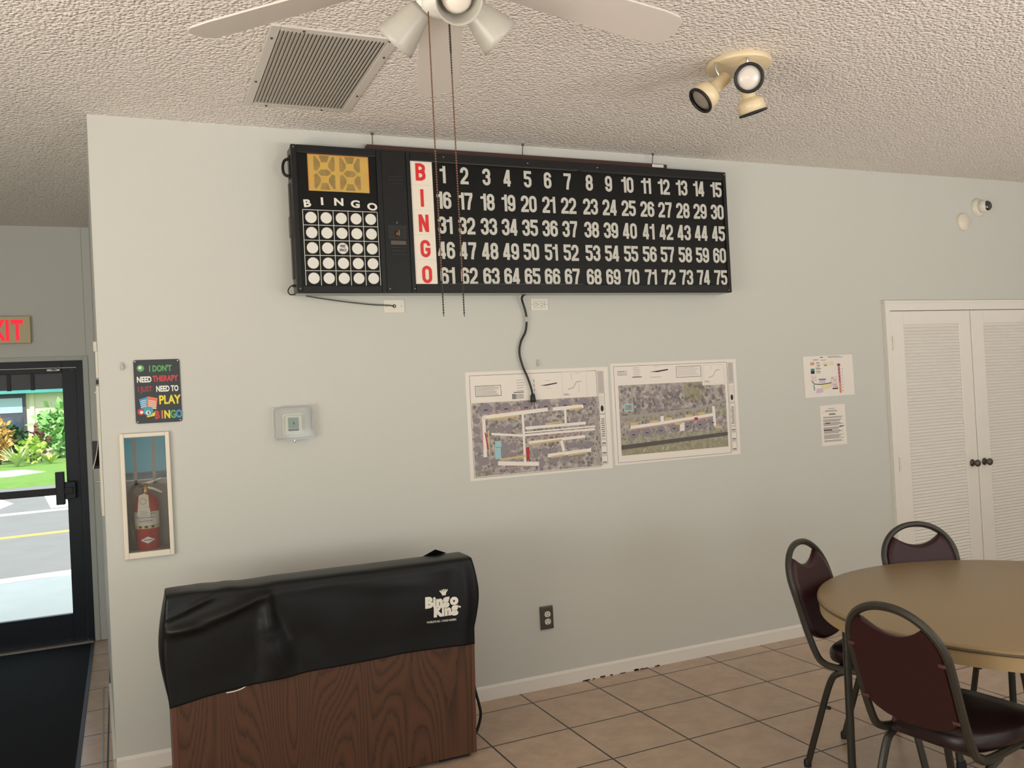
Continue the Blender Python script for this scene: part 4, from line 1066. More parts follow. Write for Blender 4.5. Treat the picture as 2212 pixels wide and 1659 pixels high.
# ---- camera and blank round plate above the closet
sc_ = thing('security_camera', 'small white eyeball security camera high above the closet doors', 'camera', (5.655, 0, 2.738))
MB().lathe([(.066, 0), (.066, .010), (.060, .018), (.052, .030), (.046, .034), (0, .034)], (0, 0, 0), (0, -1, 0), 28).build('base', M['plate'], sc_)
MB().sphere((0, -.045, 0), .046, 20, 14).build('ball', M['plate'], sc_)
MB().lathe([(.036, .018), (.035, .030), (.030, .037), (.018, .042), (0, .044)], (.008, -.050, .0), (-.12, -1, .02), 20).build('lens', mat('camera_lens', (14, 16, 16), .06, spec=.9, coat=1), sc_)
rp_ = tag(MB().lathe([(.062, 0), (.062, .012), (.056, .020), (0, .022)], (0, 0, 0), (0, -1, 0), 28).build('round_plate', M['cream_frame']), 'plain round cream cover plate just below the security camera', 'cover plate')
rp_.location = (5.500, 0, 2.632)

# ================================================================== CEILING THINGS
# ---- return air grille
GX0, GX1, GY0, GY1 = .640, 1.108, -1.182, -.328
gv = thing('ceiling_vent', 'large slatted return air grille in the ceiling', 'vent', ((GX0+GX1)/2, (GY0+GY1)/2, CEIL))
hw, hl = (GX1-GX0)/2, (GY1-GY0)/2
f = MB(); b_ = .036
f.box((-hw, -hl, -.010), (-hw+b_, hl, 0)); f.box((hw-b_, -hl, -.010), (hw, hl, 0)); f.box((-hw+b_, -hl, -.010), (hw-b_, -hl+b_, 0)); f.box((-hw+b_, hl-b_, -.010), (hw-b_, hl, 0))
f.build('frame', M['vent'], gv, bevel=.003)
MB().box((-hw+b_, -hl+b_, -.003), (hw-b_, hl-b_, -.001)).build('duct_opening', M['vent_dark'], gv)
s = MB(); n = 27; stp = (2*hw-2*b_)/n
for i in range(n):
    x = -hw+b_+(i+.12)*stp
    s.add([(x, -hl+b_, -.012), (x+stp*.93, -hl+b_, -.006), (x+stp*.93, hl-b_, -.006), (x, hl-b_, -.012), (x, -hl+b_, -.010), (x+stp*.93, -hl+b_, -.004), (x+stp*.93, hl-b_, -.004), (x, hl-b_, -.010)],
          [(0, 1, 2, 3), (4, 7, 6, 5), (0, 3, 7, 4), (1, 5, 6, 2), (0, 4, 5, 1), (3, 2, 6, 7)])
s.build('slats', M['vent'], gv)
for x, yv in ((-hw+.016, hl*.3), (-hw+.016, -hl*.75), (hw-.016, hl*.45), (hw-.016, -hl*.6), (-hw*.6, hl-.016), (hw*.45, hl-.016), (-hw*.5, -hl+.016), (hw*.85, -hl+.016)):
    MB().sphere((x, yv, -.011), .005, 8, 5).build('screw', M['vent_dark'], gv)

# ---- ceiling fan
FZ = 2.56
fan = thing('ceiling_fan', 'white five blade ceiling fan with three frosted glass shades', 'ceiling fan', (.873, -2.32, CEIL))
def F(z): return z-CEIL
MB().lathe([(.075, 0), (.072, -.02), (.055, -.05), (.022, -.065), (0, -.065)], (0, 0, 0), (0, 0, 1), 28).build('canopy', M['fan_metal'], fan)
MB().tube([(0, 0, -.05), (0, 0, F(2.715))], .012, 12).build('downrod', M['fan_metal'], fan)
MB().lathe([(.03, F(2.735)), (.085, F(2.72)), (.105, F(2.69)), (.105, F(2.645)), (.085, F(2.622)), (.06, F(2.618)), (0, F(2.618))], (0, 0, 0), (0, 0, 1), 32).build('motor_housing', M['fan_metal'], fan)
lk_ = MB().lathe([(.045, F(2.62)), (.045, F(2.575)), (.058, F(2.568)), (.058, F(2.538)), (.045, F(2.526)), (.020, F(2.519)), (0, F(2.517))], (0, 0, 0), (0, 0, 1), 28).build('light_fitter', M['fan_metal'], fan)
for k in range(5):
    a = R(73.0+72*k); ca, sa = math.cos(a), math.sin(a)
    b = MB(); pit = R(11)
    prof = [(.17, .052), (.25, .060), (.45, .066), (.59, .068), (.642, .062), (.660, .045), (.667, .0)]
    top = [(r_, w_) for r_, w_ in prof]; pts = top+[(r_, -w_) for r_, w_ in reversed(prof[:-1])]
    vs = []
    for dz in (-.003, .003):
        for r_, w_ in pts:
            vs.append((r_*ca-w_*math.cos(pit)*sa, r_*sa+w_*math.cos(pit)*ca, F(FZ)+.060*max(0, 1-(r_-.17)/.50)+dz-w_*math.sin(pit)))
    n = len(pts)
    b.add(vs, [tuple(range(n)), tuple(range(2*n-1, n-1, -1))]+[(i, n+i, n+(i+1) % n, (i+1) % n) for i in range(n)])
    bo = b.build('blade', M['fan_white'], fan, bevel=.0015)
    br = MB().tube([(.09*ca, .09*sa, F(2.655)), (.14*ca, .14*sa, F(2.640)), (.20*ca, .20*sa, F(2.628))], [.012, .010, .014], 8)
    br.slab([(.18*ca-e*sa+d*ca, .18*sa+e*ca+d*sa) for d, e in ((0, -.035), (.07, -.03), (.09, 0), (.07, .03), (0, .035))], F(2.622), F(2.628))
    br.build('blade_bracket', M['fan_metal'], bo)
def shade(a, tilt, name='lamp_shade'):
    d = Vector((math.cos(a)*math.sin(tilt), math.sin(a)*math.sin(tilt), -math.cos(tilt)))
    o_ = Vector((math.cos(a)*.040, math.sin(a)*.040, F(2.570)))
    MB().lathe([(.014, -.02), (.018, .0), (.021, .020), (.021, .032), (0, .032)], o_, d, 18).build('lamp_arm', M['fan_metal'], fan)
    pr = [(.022, .030), (.030, .040), (.036, .065), (.044, .095), (.052, .125), (.0545, .137)]
    inn = [(.0525, .137), (.050, .125), (.042, .095), (.034, .065), (.028, .042), (.020, .033)]
    s_ = MB(); s_.closed_lathe(pr+inn, o_, d, 72, 0)
    so = s_.build('lamp_shade', M['frost'], fan)
    MB().lathe([(.012, .032), (.014, .055), (.028, .075), (.035, .100), (.034, .114), (.024, .126), (0, .129)], o_, d, 20).build('bulb', M['bulb'], so)
shade(R(262), R(52)); shade(R(249-115), R(50)); shade(R(249+115), R(50))
def pull_chain(x, y, z0, z1, dark_top):
    b = MB(); n = int((z0-z1)/.0062)
    for i in range(n):
        z = z0-i*.0062; b.sphere((x-.873, y+2.32, F(z)), .0024 if not (dark_top and i < 14) else .0031, 6, 4, 1 if (dark_top and i < 22) or i > n-14 else 0)
    b.tube([(x-.873, y+2.32, F(z0+.005)), (x-.873, y+2.32, F(z1))], .0010, 5, 1)
    b.build('pull_chain', [M['bead'], M['bead_dark']], fan)
pull_chain(.825, -2.33, 2.512, 1.790, False); pull_chain(.877, -2.33, 2.505, 1.789, True)

# ---- three headed spotlight
sp = thing('ceiling_spotlight', 'cream ceiling spotlight fixture with three swivel heads', 'spotlight', (2.535, -1.345, CEIL))
def S(v): return Vector(v)-Vector((2.535, -1.345, CEIL))
MB().lathe([(.130, 0), (.134, -.003), (.134, -.023), (.131, -.025), (0, -.0255)], (0, 0, 0), (0, 0, 1), 44).build('canopy', M['cream_enamel'], sp)
MB().sphere((-.01, -.03, -.032), .007, 8, 5).build('screw', M['brass'], sp)
def head(back, mouth, lensmat, stem_top):
    b_, m_ = S(back), S(mouth); d = (m_-b_).normalized(); L = (m_-b_).length
    h = MB().lathe([(.0, -.002), (.020, 0), (.027, .006), (.029, L*.52), (.031, L*.55), (.050, L*.63), (.055, L*.70), (.0565, L*.97), (.0545, L*.97), (.050, L*.90), (0, L*.60)], b_, d, 30)
    ho = h.build('lamp_head', M['cream_enamel'], sp)
    MB().closed_lathe([(.0545, L*.965), (.0585, L*.965), (.0595, L*1.0), (.057, L*1.02), (.049, L*1.02), (.047, L*.95)], b_, d, 30).build('ring', M['black_matte'], ho)
    MB().lathe([(.0485, L*.93), (.044, L*.965), (.030, L*.99), (0, L*1.0)], b_, d, 28).build('lamp_lens', lensmat, ho)
    q_ = b_+d*L*.18
    MB().tube([S(stem_top), S(stem_top)+Vector((0, 0, -.028)), q_], [.006, .006, .0045], 8).build('swivel_stem', M['chrome'], sp)
head((2.445, -1.376, 2.863), (2.322, -1.352, 2.758), M['lens_grey'], (2.395, -1.370, 2.918))
head((2.560, -1.350, 2.880), (2.443, -1.516, 2.807), M['lens'], (2.492, -1.452, 2.918))
head((2.520, -1.392, 2.850), (2.563, -1.386, 2.716), M['lens'], (2.585, -1.345, 2.914))

# ---- exit sign
xs = thing('exit_sign', 'beige exit sign with red letters above the glass door', 'exit sign', (-.655, YD, 2.122))
MB().box((-.15, -.045, 0), (.15, 0, .186)).build('housing', M['sign_beige'], xs, bevel=.003)
for ch, x in (('E', -.114), ('X', -.049), ('I', .010), ('T', .070)):
    MB().text(ch, x, .026, .134, -.0465, sx=.60, bold=.035, align='CENTER').build('letter', M['exit_red'], xs)

# ---- things fixed to the return wall beside the door, seen edge on
def sidebox(mb, y0, y1, z0, z1, d, m=0):
    mb.add([(side_x(y0), y0, z0), (side_x(y1), y1, z0), (side_x(y1), y1, z1), (side_x(y0), y0, z1), (side_x(y0)-d, y0, z0), (side_x(y1)-d, y1, z0), (side_x(y1)-d, y1, z1), (side_x(y0)-d, y0, z1)],
           [(0, 1, 2, 3), (4, 7, 6, 5), (0, 4, 5, 1), (1, 5, 6, 2), (2, 6, 7, 3), (3, 7, 4, 0)], m); return mb
tag(sidebox(MB(), .20, .28, 1.895, 1.942, .016).build('motion_sensor', M['plate'], bevel=.003), 'small ivory box on the return wall edge, highest of the fittings', 'wall box')
tag(sidebox(MB(), .16, .19, 1.770, 1.893, .010).build('conduit_cover', M['plate']), 'ivory conduit cover running down below the small ivory box', 'conduit')
tag(sidebox(MB(), .16, .20, 1.742, 1.762, .011).build('magnet_block', M['black_matte']), 'tiny dark block on the return wall edge', 'block')
nb = thing('notice_board', 'pale notice board on the return wall, seen edge on', 'notice board', (0, .2, 1.2))
def nl(mb): return mb.move(Matrix.Translation((0, -.2, -1.2)))
nl(sidebox(MB(), .18, .72, 1.13, 1.735, .012)).build('board', M['plate'], nb, bevel=.002)
q = MB().tube([(side_x(.2)-.012, .22, 1.71), (side_x(.2)-.022, .22, 1.70)], .004, 6); nl(q).build('pin', M['chrome'], nb)
q = MB().tube([(side_x(.25)-.012, .26, 1.285), (side_x(.25)-.026, .26, 1.285)], .004, 6); nl(q).build('pin', M['chrome'], nb)
lfp = MB(); zt, zb = 1.52, 1.345
vs = []
for i in range(9):
    t_ = i/8; z = zt+(zb-zt)*t_; d = .013+.028*t_**2
    for yy_ in (.24, .46): vs += [(side_x(yy_)-d, yy_, z), (side_x(yy_)-d+.0012, yy_, z)]
lfp.add(vs, [(4*i, 4*i+2, 4*i+6, 4*i+4) for i in range(8)]+[(4*i+1, 4*i+5, 4*i+7, 4*i+3) for i in range(8)]+[(4*i, 4*i+4, 4*i+5, 4*i+1) for i in range(8)])
tag(lfp.build('paper_flyer', M['paper']), 'curling paper flyer lifting off the notice board edge', 'paper')
hp = MB()
sidebox(hp, .47, .56, 1.335, 1.47, .040); tag(hp.build('brochure_holder', M['black_matte']), 'black brochure holder behind the foot of the curling flyer', 'holder')

# ---- door mat
mt = thing('door_mat', 'large black door mat leading to the glass exit door', 'mat', (-.7, 1.0, 0))
q = MB().slab([(-1.35, -.7), (-.165, -.7), (-.215, 2.52), (-1.40, 2.52)], .0, .007); q.move(Matrix.Translation((.7, -1, 0))).build('carpet', M['mat_black'], mt)
q = MB().slab([(-.165, -.7), (-.145, -.7), (-.197, 2.53), (-.215, 2.52)], 0, .006); q.move(Matrix.Translation((.7, -1, 0))).build('rubber_edge', M['mat_edge'], mt)

# ================================================================== CONSOLE AND COVER
KX0, KX1, KY, KZ0, KZ1 = .222, 1.462, -.64, .022, .862
ko = thing('bingo_console', 'dark oak bingo console cabinet against the wall under a black cover', 'cabinet', (KX0, KY, 0))
def kl(mb): return mb.move(Matrix.Translation((-KX0, -KY, 0)))
tp_ = .0265
lean = lambda x, z: x+.028*(z/.86)*((x-KX0)/(KX1-KX0))
q = MB().add([(KX0+.018, KY, KZ0), (KX1-.016, KY, KZ0), (lean(KX1-.016, KZ1), KY, KZ1), (KX0+.018, KY, KZ1), (KX0+.018, KY+.015, KZ0), (KX1-.016, KY+.015, KZ0), (lean(KX1-.016, KZ1), KY+.015, KZ1), (KX0+.018, KY+.015, KZ1)],
             [(0, 1, 2, 3), (4, 7, 6, 5), (0, 4, 5, 1), (1, 5, 6, 2), (2, 6, 7, 3), (3, 7, 4, 0)])
kl(q).build('back_panel', M['oak'], ko)
def side_panel(x0, x1):
    z1 = KZ1
    prof = [(KY-.002, KZ0), (KY-.002, z1), (KY+.17, z1), (KY+.42, .62), (KY+.42, KZ0)]
    q = MB(); n = len(prof)
    vs = [(lean(x0, z), yv, z) for yv, z in prof]+[(lean(x1, z), yv, z) for yv, z in prof]
    q.add(vs, [tuple(range(n)), tuple(range(2*n-1, n-1, -1))]+[(i, n+i, n+(i+1) % n, (i+1) % n) for i in range(n)])
    return kl(q)
side_panel(KX0, KX0+.018).build('side_panel', M['oak_edge'], ko, bevel=.001)
side_panel(KX1-.016, KX1).build('side_panel', M['oak_edge'], ko, bevel=.001)
q = MB().box((KX0+.018, KY, KZ1-.018), (KX1+.008, KY+.17, KZ1)); kl(q).build('top', M['oak_edge'], ko)
q = MB().add([(KX0+.018, KY+.17, KZ1-.002), (KX1+.008, KY+.17, KZ1-.002), (KX1, KY+.42, .618), (KX0+.018, KY+.42, .618)], [(0, 1, 2, 3)]); kl(q).build('control_panel', M['black'], ko)
q = MB().box((KX0+.018, KY+.02, KZ0), (KX1-.016, KY+.42, KZ0+.016)); kl(q).build('bottom', M['oak_edge'], ko)
q = MB().box((1.30, KY+.03, 0), (1.44, KY+.10, KZ0)); kl(q).build('foot', M['black_matte'], ko)
q = MB().box((.26, KY+.03, 0), (.40, KY+.10, KZ0)); kl(q).build('foot', M['black_matte'], ko)
kc = [(1.470, -.56, .50), (1.488, -.555, .42), (1.492, -.55, .34), (1.505, -.545, .26), (1.522, -.54, .19), (1.530, -.535, .145), (1.522, -.53, .10), (1.500, -.53, .055), (1.472, -.53, .03)]
q = MB().tube(smooth_path(kc), .0065, 8); kl(q).build('power_cord', M['cord'], ko)

# cover: front sheet, narrow top, end flaps
cv = thing('dust_cover', 'black vinyl dust cover with white crown logo draped over the console', 'cover', (KX0, KY, .86))
hemx = [(.215, .452), (.34, .473), (.497, .488), (.735, .502), (1.005, .504), (1.147, .511), (1.30, .507), (1.470, .500)]
def hem(x):
    for (a, za), (b, zb_) in zip(hemx, hemx[1:]):
        if x <= b: return za+(zb_-za)*max(0, (x-a)/(b-a))
    return hemx[-1][1]
def segd(px, pz, a, b):
    ax, az = a; bx, bz = b; dx, dz = bx-ax, bz-az; L2 = dx*dx+dz*dz
    t = max(0, min(1, ((px-ax)*dx+(pz-az)*dz)/L2)); qx, qz = ax+t*dx, az+t*dz
    side = (dx*(pz-az)-dz*(px-ax))
    return math.hypot(px-qx, pz-qz)*(1 if side >= 0 else -1), t
ridges = [((.230, .800), (.430, .880), .012, .010, 'r'), ((.250, .745), (.590, .842), .022, .022, 'r'), ((.240, .750), (.345, .752), .016, .016, 'r'), ((.345, .752), (.560, .832), .010, .012, 'r'),
          ((.592, .830), (.600, .690), .020, .028, 'r'), ((.600, .690), (.655, .515), .022, .050, 'r'), ((.625, .800), (.670, .670), .016, .018, 'v'), ((.690, .700), (.800, .510), .020, .075, 'v'), ((.560, .740), (.520, .500), .018, .045, 'v'),
          ((1.435, .860), (1.43, .51), .010, .020, 'r'), ((1.37, .80), (1.385, .51), .006, .03, 'v'), ((.90, .83), (1.25, .80), .004, .03, 'r'), ((.62, .845), (1.38, .862), .003, .02, 'r')]
NU, NV = 150, 46
def front_point(u, v):
    """u along the console, v from the top edge (0) to the hem (1)"""
    xt = .222+u*(1.486-.222); xb = .216+u*(1.476-.216)
    x = xt+(xb-xt)*v; zt_ = .875-.004*u+.008*math.exp(-((x-.36)/.05)**2)-.004*math.exp(-((x-.50)/.04)**2)
    z = zt_+(hem(x)-zt_)*v
    d = .008+.010*math.sin(PI*min(1, v*1.2))*.6
    for a, b, amp, w, k in ridges:
        s, t = segd(x, z, a, b)
        e = math.exp(-(s/w)**2)*(.35+.65*math.sin(PI*(.08+.84*t)))
        d += amp*e if k == 'r' else -amp*.55*e
    d += .0025*math.sin(9*x+4*z)+.0015*math.sin(23*x-11*z)
    edge = max(0, 1-u*18); x -= edge*.014*math.sin(PI*min(1, v*1.05)); d -= edge*.004
    edge = max(0, 1-(1-u)*14); x += edge*.022*math.sin(PI*min(1, v*1.25))
    d = max(d, .004)*min(1, .35+v*9)
    return (x, KY-d, z)
g = MB(); vs = [front_point(i/NU, j/NV) for j in range(NV+1) for i in range(NU+1)]
fs = [(j*(NU+1)+i, j*(NU+1)+i+1, (j+1)*(NU+1)+i+1, (j+1)*(NU+1)+i) for j in range(NV) for i in range(NU)]
g.add(vs, fs, 0, True)
top = [front_point(i/NU, 0) for i in range(NU+1)]
tv = []
for k, (dy, dz) in enumerate(((0, 0), (.008, .007), (.05, .010), (.12, .009), (.172, .008), (.185, -.004), (.20, -.06), (.21, -.12))):
    for i, (x, yv, z) in enumerate(top):
        xx = x; w = .004*math.sin(30*x)*math.exp(-((x-.4)/.2)**2)
        tv.append((xx, yv+dy, z+dz+(w if 0 < k < 5 else 0)))
n = NU+1
g.add(tv, [(k*n+i, (k+1)*n+i, (k+1)*n+i+1, k*n+i+1) for k in range(7) for i in range(NU)], 0, True)
for u, sgn in ((0, -1), (1, 1)):                     # end flaps hang over the sides and puff out
    ed = [front_point(u, j/NV) for j in range(NV+1)]; sv = []
    K = 8
    for j, (x, yv, z) in enumerate(ed):
        v_ = j/NV
        for k in range(K+1):
            t_ = k/K
            puff = (.018 if sgn < 0 else .030)*math.sin(PI*min(1, v_*.96+.02))*math.sin(PI*t_)
            sv.append((x+sgn*puff, yv+.205*t_, z+.008*math.sin(PI*t_)*(1-v_)))
    g.add(sv, [(j*(K+1)+k, j*(K+1)+k+1, (j+1)*(K+1)+k+1, (j+1)*(K+1)+k) for j in range(NV) for k in range(K)], 0, True)
# peaked corner behind
g.add([(1.31, KY+.18, .876), (1.372, KY+.165, .905), (1.43, KY+.18, .880), (1.372, KY+.20, .87)], [(0, 1, 3), (1, 2, 3), (0, 3, 2), (0, 2, 1)])
g.move(Matrix.Translation((-KX0, -KY, -.86)))
co = g.build('sheet', M['vinyl'], cv, fix=False)
bm = bmesh.new(); bm.from_mesh(co.data); bmesh.ops.remove_doubles(bm, verts=bm.verts, dist=.0004); bmesh.ops.recalc_face_normals(bm, faces=bm.faces); bm.to_mesh(co.data); bm.free()
sol = co.modifiers.new('thick', 'SOLIDIFY'); sol.thickness = .0015; sol.offset = 0
def cover_y(x, z):
    u = (x-.219)/(1.481-.219); zt_ = .873; v = (z-zt_)/(hem(x)-zt_)
    return front_point(max(0, min(1, u)), max(0, min(1, v)))[1]-.0035
def on_cover(mb):
    mb.v = [(x, cover_y(x, z)+yv, z) for x, yv, z in mb.v]; return mb.move(Matrix.Translation((-KX0, -KY, -.86)))
def logo(s, x, z, h, sx, bold, tilt, sp=1.0):
    return MB().text(s, x, z, h, 0, sx=sx, bold=bold, tilt=tilt, space=sp)
TL = -.035
lg = MB()
x = 1.2535
for ch, w_ in (('B', .0355), ('i', .0150), ('n', .0335), ('g', .0335), ('o', .033)):
    g_ = ch == 'g'
    lg.text(ch, x, .694-.03*(x-1.2535)+(.006 if g_ else 0), .042*(.93 if g_ else 1), -.0004*g_, sx=1.06 if g_ else 1.0, bold=.075 if ch != 'i' else .05, tilt=TL); x += w_
x = 1.291
for ch, w_ in (('K', .0365), ('i', .0150), ('n', .0335), ('g', .033)):
    g_ = ch == 'g'
    lg.text(ch, x, .650-.03*(x-1.291)+(.009 if g_ else 0), .041*(.93 if g_ else 1), -.0002-.0004*g_, sx=1.06 if g_ else 1.0, bold=.075 if ch != 'i' else .05, tilt=TL); x += w_
lg.disc(1.411, .676, .0045, 0)
cr = []
for i in range(5):
    a = -.5+i*.25; lg.ribbon([(1.342+.012*a*1.0, .742), (1.342+.034*a, .760-.008*abs(a))], .0052, -.0001)
    lg.disc(1.342+.034*a, .760-.008*abs(a), .003, -.0002, 0, 8)
lg.flat([(1.334, .735), (1.351, .7345), (1.353, .744), (1.331, .745)], 0)
on_cover(lg).build('logo', M['print_white'], cv, fix=False)
sl_ = MB().text("WORLD'S NO. 1 FUND RAISERS", 1.258, .625, .0085, 0, sx=.80, bold=.02, tilt=TL*1.6)
on_cover(sl_).build('slogan', M['print_white'], cv, fix=False)
q = MB().ribbon(smooth_path([(.425, .476), (.46, .477), (.49, .484), (.503, .492)], 5), .004, 0); q.v = [(x, KY-.004, z) for x, yv, z in q.v]
kl(q).build('scratch', M['print_white'], ko, fix=False)

# ================================================================== TABLE AND CHAIRS
TX, TY, TR, TZ = 3.16, -2.02, .722, .735
tb = thing('round_table', 'round tan folding table with dark legs', 'table', (TX, TY, 0))
MB().lathe([(0, TZ), (TR-.012, TZ), (TR-.003, TZ-.003), (TR, TZ-.008), (TR, TZ-.012), (0, TZ-.012)], (0, 0, 0), (0, 0, 1), 96).build('tabletop', M['table_top'], tb)
MB().closed_lathe([(TR-.02, TZ-.012), (TR+.001, TZ-.012), (TR+.001, TZ-.019), (TR-.02, TZ-.019)], (0, 0, 0), (0, 0, 1), 96).build('edge_bead', M['table_edge'], tb)
ap = MB().closed_lathe([(TR-.025, TZ-.014), (TR-.004, TZ-.019), (TR-.008, TZ-.066), (TR-.03, TZ-.066)], (0, 0, 0), (0, 0, 1), 160); ap.s = [False]*len(ap.s); ap.build('apron', M['table_apron'], tb)
MB().lathe([(0, TZ-.016), (TR-.03, TZ-.016), (TR-.03, TZ-.022), (0, TZ-.022)], (0, 0, 0), (0, 0, 1), 64).build('underside', M['table_edge'], tb)
for a in (161, 221, 341, 41):
    ca, sa = math.cos(R(a)), math.sin(R(a)); r1, r2 = .682, .690
    lg_ = MB().tube([(r1*ca, r1*sa, TZ-.022), (r2*ca, r2*sa, .02)], .0145, 14).lathe([(.018, 0), (.018, .022), (.0145, .028)], (r2*ca, r2*sa, 0), (0, 0, 1), 14)
    lg_.build('leg', M['leg_metal'], tb)
for s1, s2 in ((161, 221), (341, 41)):
    p1 = (.66*math.cos(R(s1)), .66*math.sin(R(s1)), TZ-.035); p2 = (.66*math.cos(R(s2)), .66*math.sin(R(s2)), TZ-.035)
    MB().tube([p1, p2], .011, 8).build('crossbar', M['leg_metal'], tb)

def backline(z):                       # the back leans rearwards (+y) with height
    return .205+.305*(z-.43) if z > .45 else .205+.305*.02
def make_chair(label):
    t = thing('stacking_chair', label, 'chair', (0, 0, 0), 0, 'maroon stacking chairs around the round table')
    # seat cushion
    sv = []; prof = [(0.0, .437), (.93, .437), (.985, .444), (1.0, .462), (.985, .482), (.93, .494), (.6, .500), (0, .502)]
    n = 40; se = MB()
    def rim(a):
        c_, s_ = math.cos(a), math.sin(a); e = 4.2
        k = (abs(c_)**e+abs(s_)**e)**(-1/e); x_, y_ = k*c_*.176, k*s_*.205-.01
        x_ *= 1-.10*(y_+.01)/.205
        return x_, y_
    for f_, z in prof:
        for i in range(n):
            x_, y_ = rim(2*PI*i/n); sv.append((x_*f_, (y_+.01)*f_-.01, z))
    se.add(sv, [(j*n+i, j*n+(i+1) % n, (j+1)*n+(i+1) % n, (j+1)*n+i) for j in range(len(prof)-1) for i in range(n)], 0, True)
    so = se.build('seat', M['maroon_dark'], t)
    # back frame tube: up one side, round arch, down the other, curving forward under the seat
    half = [(.145, -.17, .425), (.160, .02, .425), (.170, .135, .428), (.173, .185, .442), (.172, .212, .475), (.172, backline(.56), .56), (.172, backline(.66), .66), (.172, backline(.74), .74)]
    for i in range(1, 9):
        a = R(90*i/8); z = .74+.150*math.sin(a); half.append((.172*math.cos(a)**.95 if i < 8 else 0, backline(z), z))
    path = smooth_path(half+[(-x, yv, z) for x, yv, z in reversed(half[:-1])], 3)
    MB().tube(path, .0128, 8, square=True, flat=(0, 1, 0)).build('back_frame', M['chair_metal'], t)
    # back pad with the hand opening on top
    pts = []
    for i in range(0, 7): pts.append((.161, .555+.185*i/6))
    for i in range(1, 7):
        a = R(46*i/6); pts.append((.161*math.cos(a), .74+.140*math.sin(a)))
    x_top, z_top = pts[-1]
    for i in range(1, 10):
        u = 1-2*i/10; pts.append((x_top*u, z_top-.042*(1-u*u)))
    pts += [(-x, z) for x, z in reversed(pts[:13])]
    bot = [(-.171+.342*(i/8), .555-.034*math.sin(PI*min(1, .12+i/8*.76))) for i in range(1, 8)]
    bot = []
    for i in range(1, 10):
        u = -1+2*i/10; bot.append((.161*u, .555-.052*(1-abs(u)**3.0)))
    pts += bot
    n = len(pts); vs = []; cx = 0; czp = .66
    layers = [(-.020, .90), (-.016, .97), (-.006, 1.0), (.008, 1.0), (.012, .985)]
    for dy, k in layers:
        for x, z in pts: vs.append((x*k, backline(czp+(z-czp)*k)+dy, czp+(z-czp)*k))
    b = MB(); b.add(vs, [(j*n+i, j*n+(i+1) % n, (j+1)*n+(i+1) % n, (j+1)*n+i) for j in range(len(layers)-1) for i in range(n)], 0, True)
    for j, rev in ((0, True), (len(layers)-1, False)):
        ring = [vs[j*n+i] for i in range(n)]
        b.add(ring, [tuple(range(n-1, -1, -1)) if rev else tuple(range(n))])
    b.build('backrest', M['maroon'], t)
    for x, z in ((.156, .56), (-.156, .56), (.158, .74), (-.158, .74)):
        MB().box((x-.012, backline(z)+.010, z-.005), (x+.012, backline(z)+.016, z+.005)).build('bracket', M['bracket'], t)
    # legs
    for s in (-1, 1):
        MB().tube(smooth_path([(s*.166, .075, .420), (s*.170, .125, .405), (s*.172, .160, .360), (s*.176, .218, .180), (s*.180, .268, .016)], 5), .0125, 8, square=True, flat=(0, 1, 0)).lathe([(.015, 0), (.016, .018), (.013, .03)], (s*.1805, .270, 0), (0, 0, 1), 10, 1).build('leg', [M['chair_metal'], M['black_matte']], t)
        MB().tube(smooth_path([(s*.156, -.06, .420), (s*.160, -.105, .405), (s*.163, -.140, .360), (s*.167, -.180, .180), (s*.171, -.215, .016)], 5), .0125, 8, square=True, flat=(0, 1, 0)).lathe([(.015, 0), (.016, .018), (.013, .03)], (s*.1715, -.217, 0), (0, 0, 1), 10, 1).build('leg', [M['chair_metal'], M['black_matte']], t)
    for yv in (-.12, .13): MB().tube([(-.160, yv, .424), (.160, yv, .424)], .010, 8).build('seat_rail', M['chair_metal'], t)
    for s in (-1, 1): MB().lathe([(.008, 0), (.007, .016), (0, .018)], (s*.174, .178, .26), (0, -1, 0), 8).build('stacking_bumper', M['black_matte'], t)
    return t
ch = make_chair('maroon stacking chair nearest the camera, its back turned to it')
ch.location = (2.561, -2.236, 0); ch.rotation_euler = (0, 0, R(96.5))
def copy_thing(root, label, loc, rot):
    r = root.copy(); COL.objects.link(r); r.location = loc; r.rotation_euler = (0, 0, rot); r['label'] = label
    for c in list(root.children):
        k = c.copy(); COL.objects.link(k); k.parent = r
    return r
copy_thing(ch, 'maroon stacking chair at the left of the table, closest to the outlet', (2.892, -1.61, 0), R(22.5))
copy_thing(ch, 'maroon stacking chair behind the table in front of the closet doors', (3.35, -1.60, 0), R(-19))

# ================================================================== OUTSIDE
GZ = -.05
struct('roof', MB().box((XL-.6, YB-.6, CEIL+.14), (XR+.6, 3.3, CEIL+.3)), M['roof'])
struct('ground_terrain', MB().box((-60, -60, GZ-.3), (60, 110, GZ-.10)), M['asphalt'])
def strip(name, y0, y1, m, z=GZ, x0=-30, x1=30, th=.1, skew=.045):
    """band along the road"""
    return struct(name, MB().slab([(x0, y0-skew*x0*-1), (x1, y0+skew*x1), (x1, y1+skew*x1), (x0, y1+skew*x0)], z-th, z), m)
def band(y0, y1, z0, z1, m, name, label=None, sk=.16, x0=-16, x1=14):
    return struct(name, MB().slab([(x0, y0+sk*(x0+.85)), (x1, y0+sk*(x1+.85)), (x1, y1+sk*(x1+.85)), (x0, y1+sk*(x0+.85))], z0, z1), m, label=label)
struct('walkway_ground', MB().slab([(-12, 2.76), (12, 2.76), (12, 7.9), (-12, 4.1)], GZ-.1, GZ), M['concrete'])
band(5.86, 6.16, GZ-.1, GZ+.004, M['white_line'], 'kerb_ground')
band(6.16, 19.9, GZ-.1, GZ-.004, M['asphalt'], 'road_ground')
band(9.72, 9.92, GZ-.01, GZ+.001, M['yellow_line'], 'road_line_yellow')
band(13.1, 13.42, GZ-.01, GZ+.001, M['white_line'], 'road_line_white')
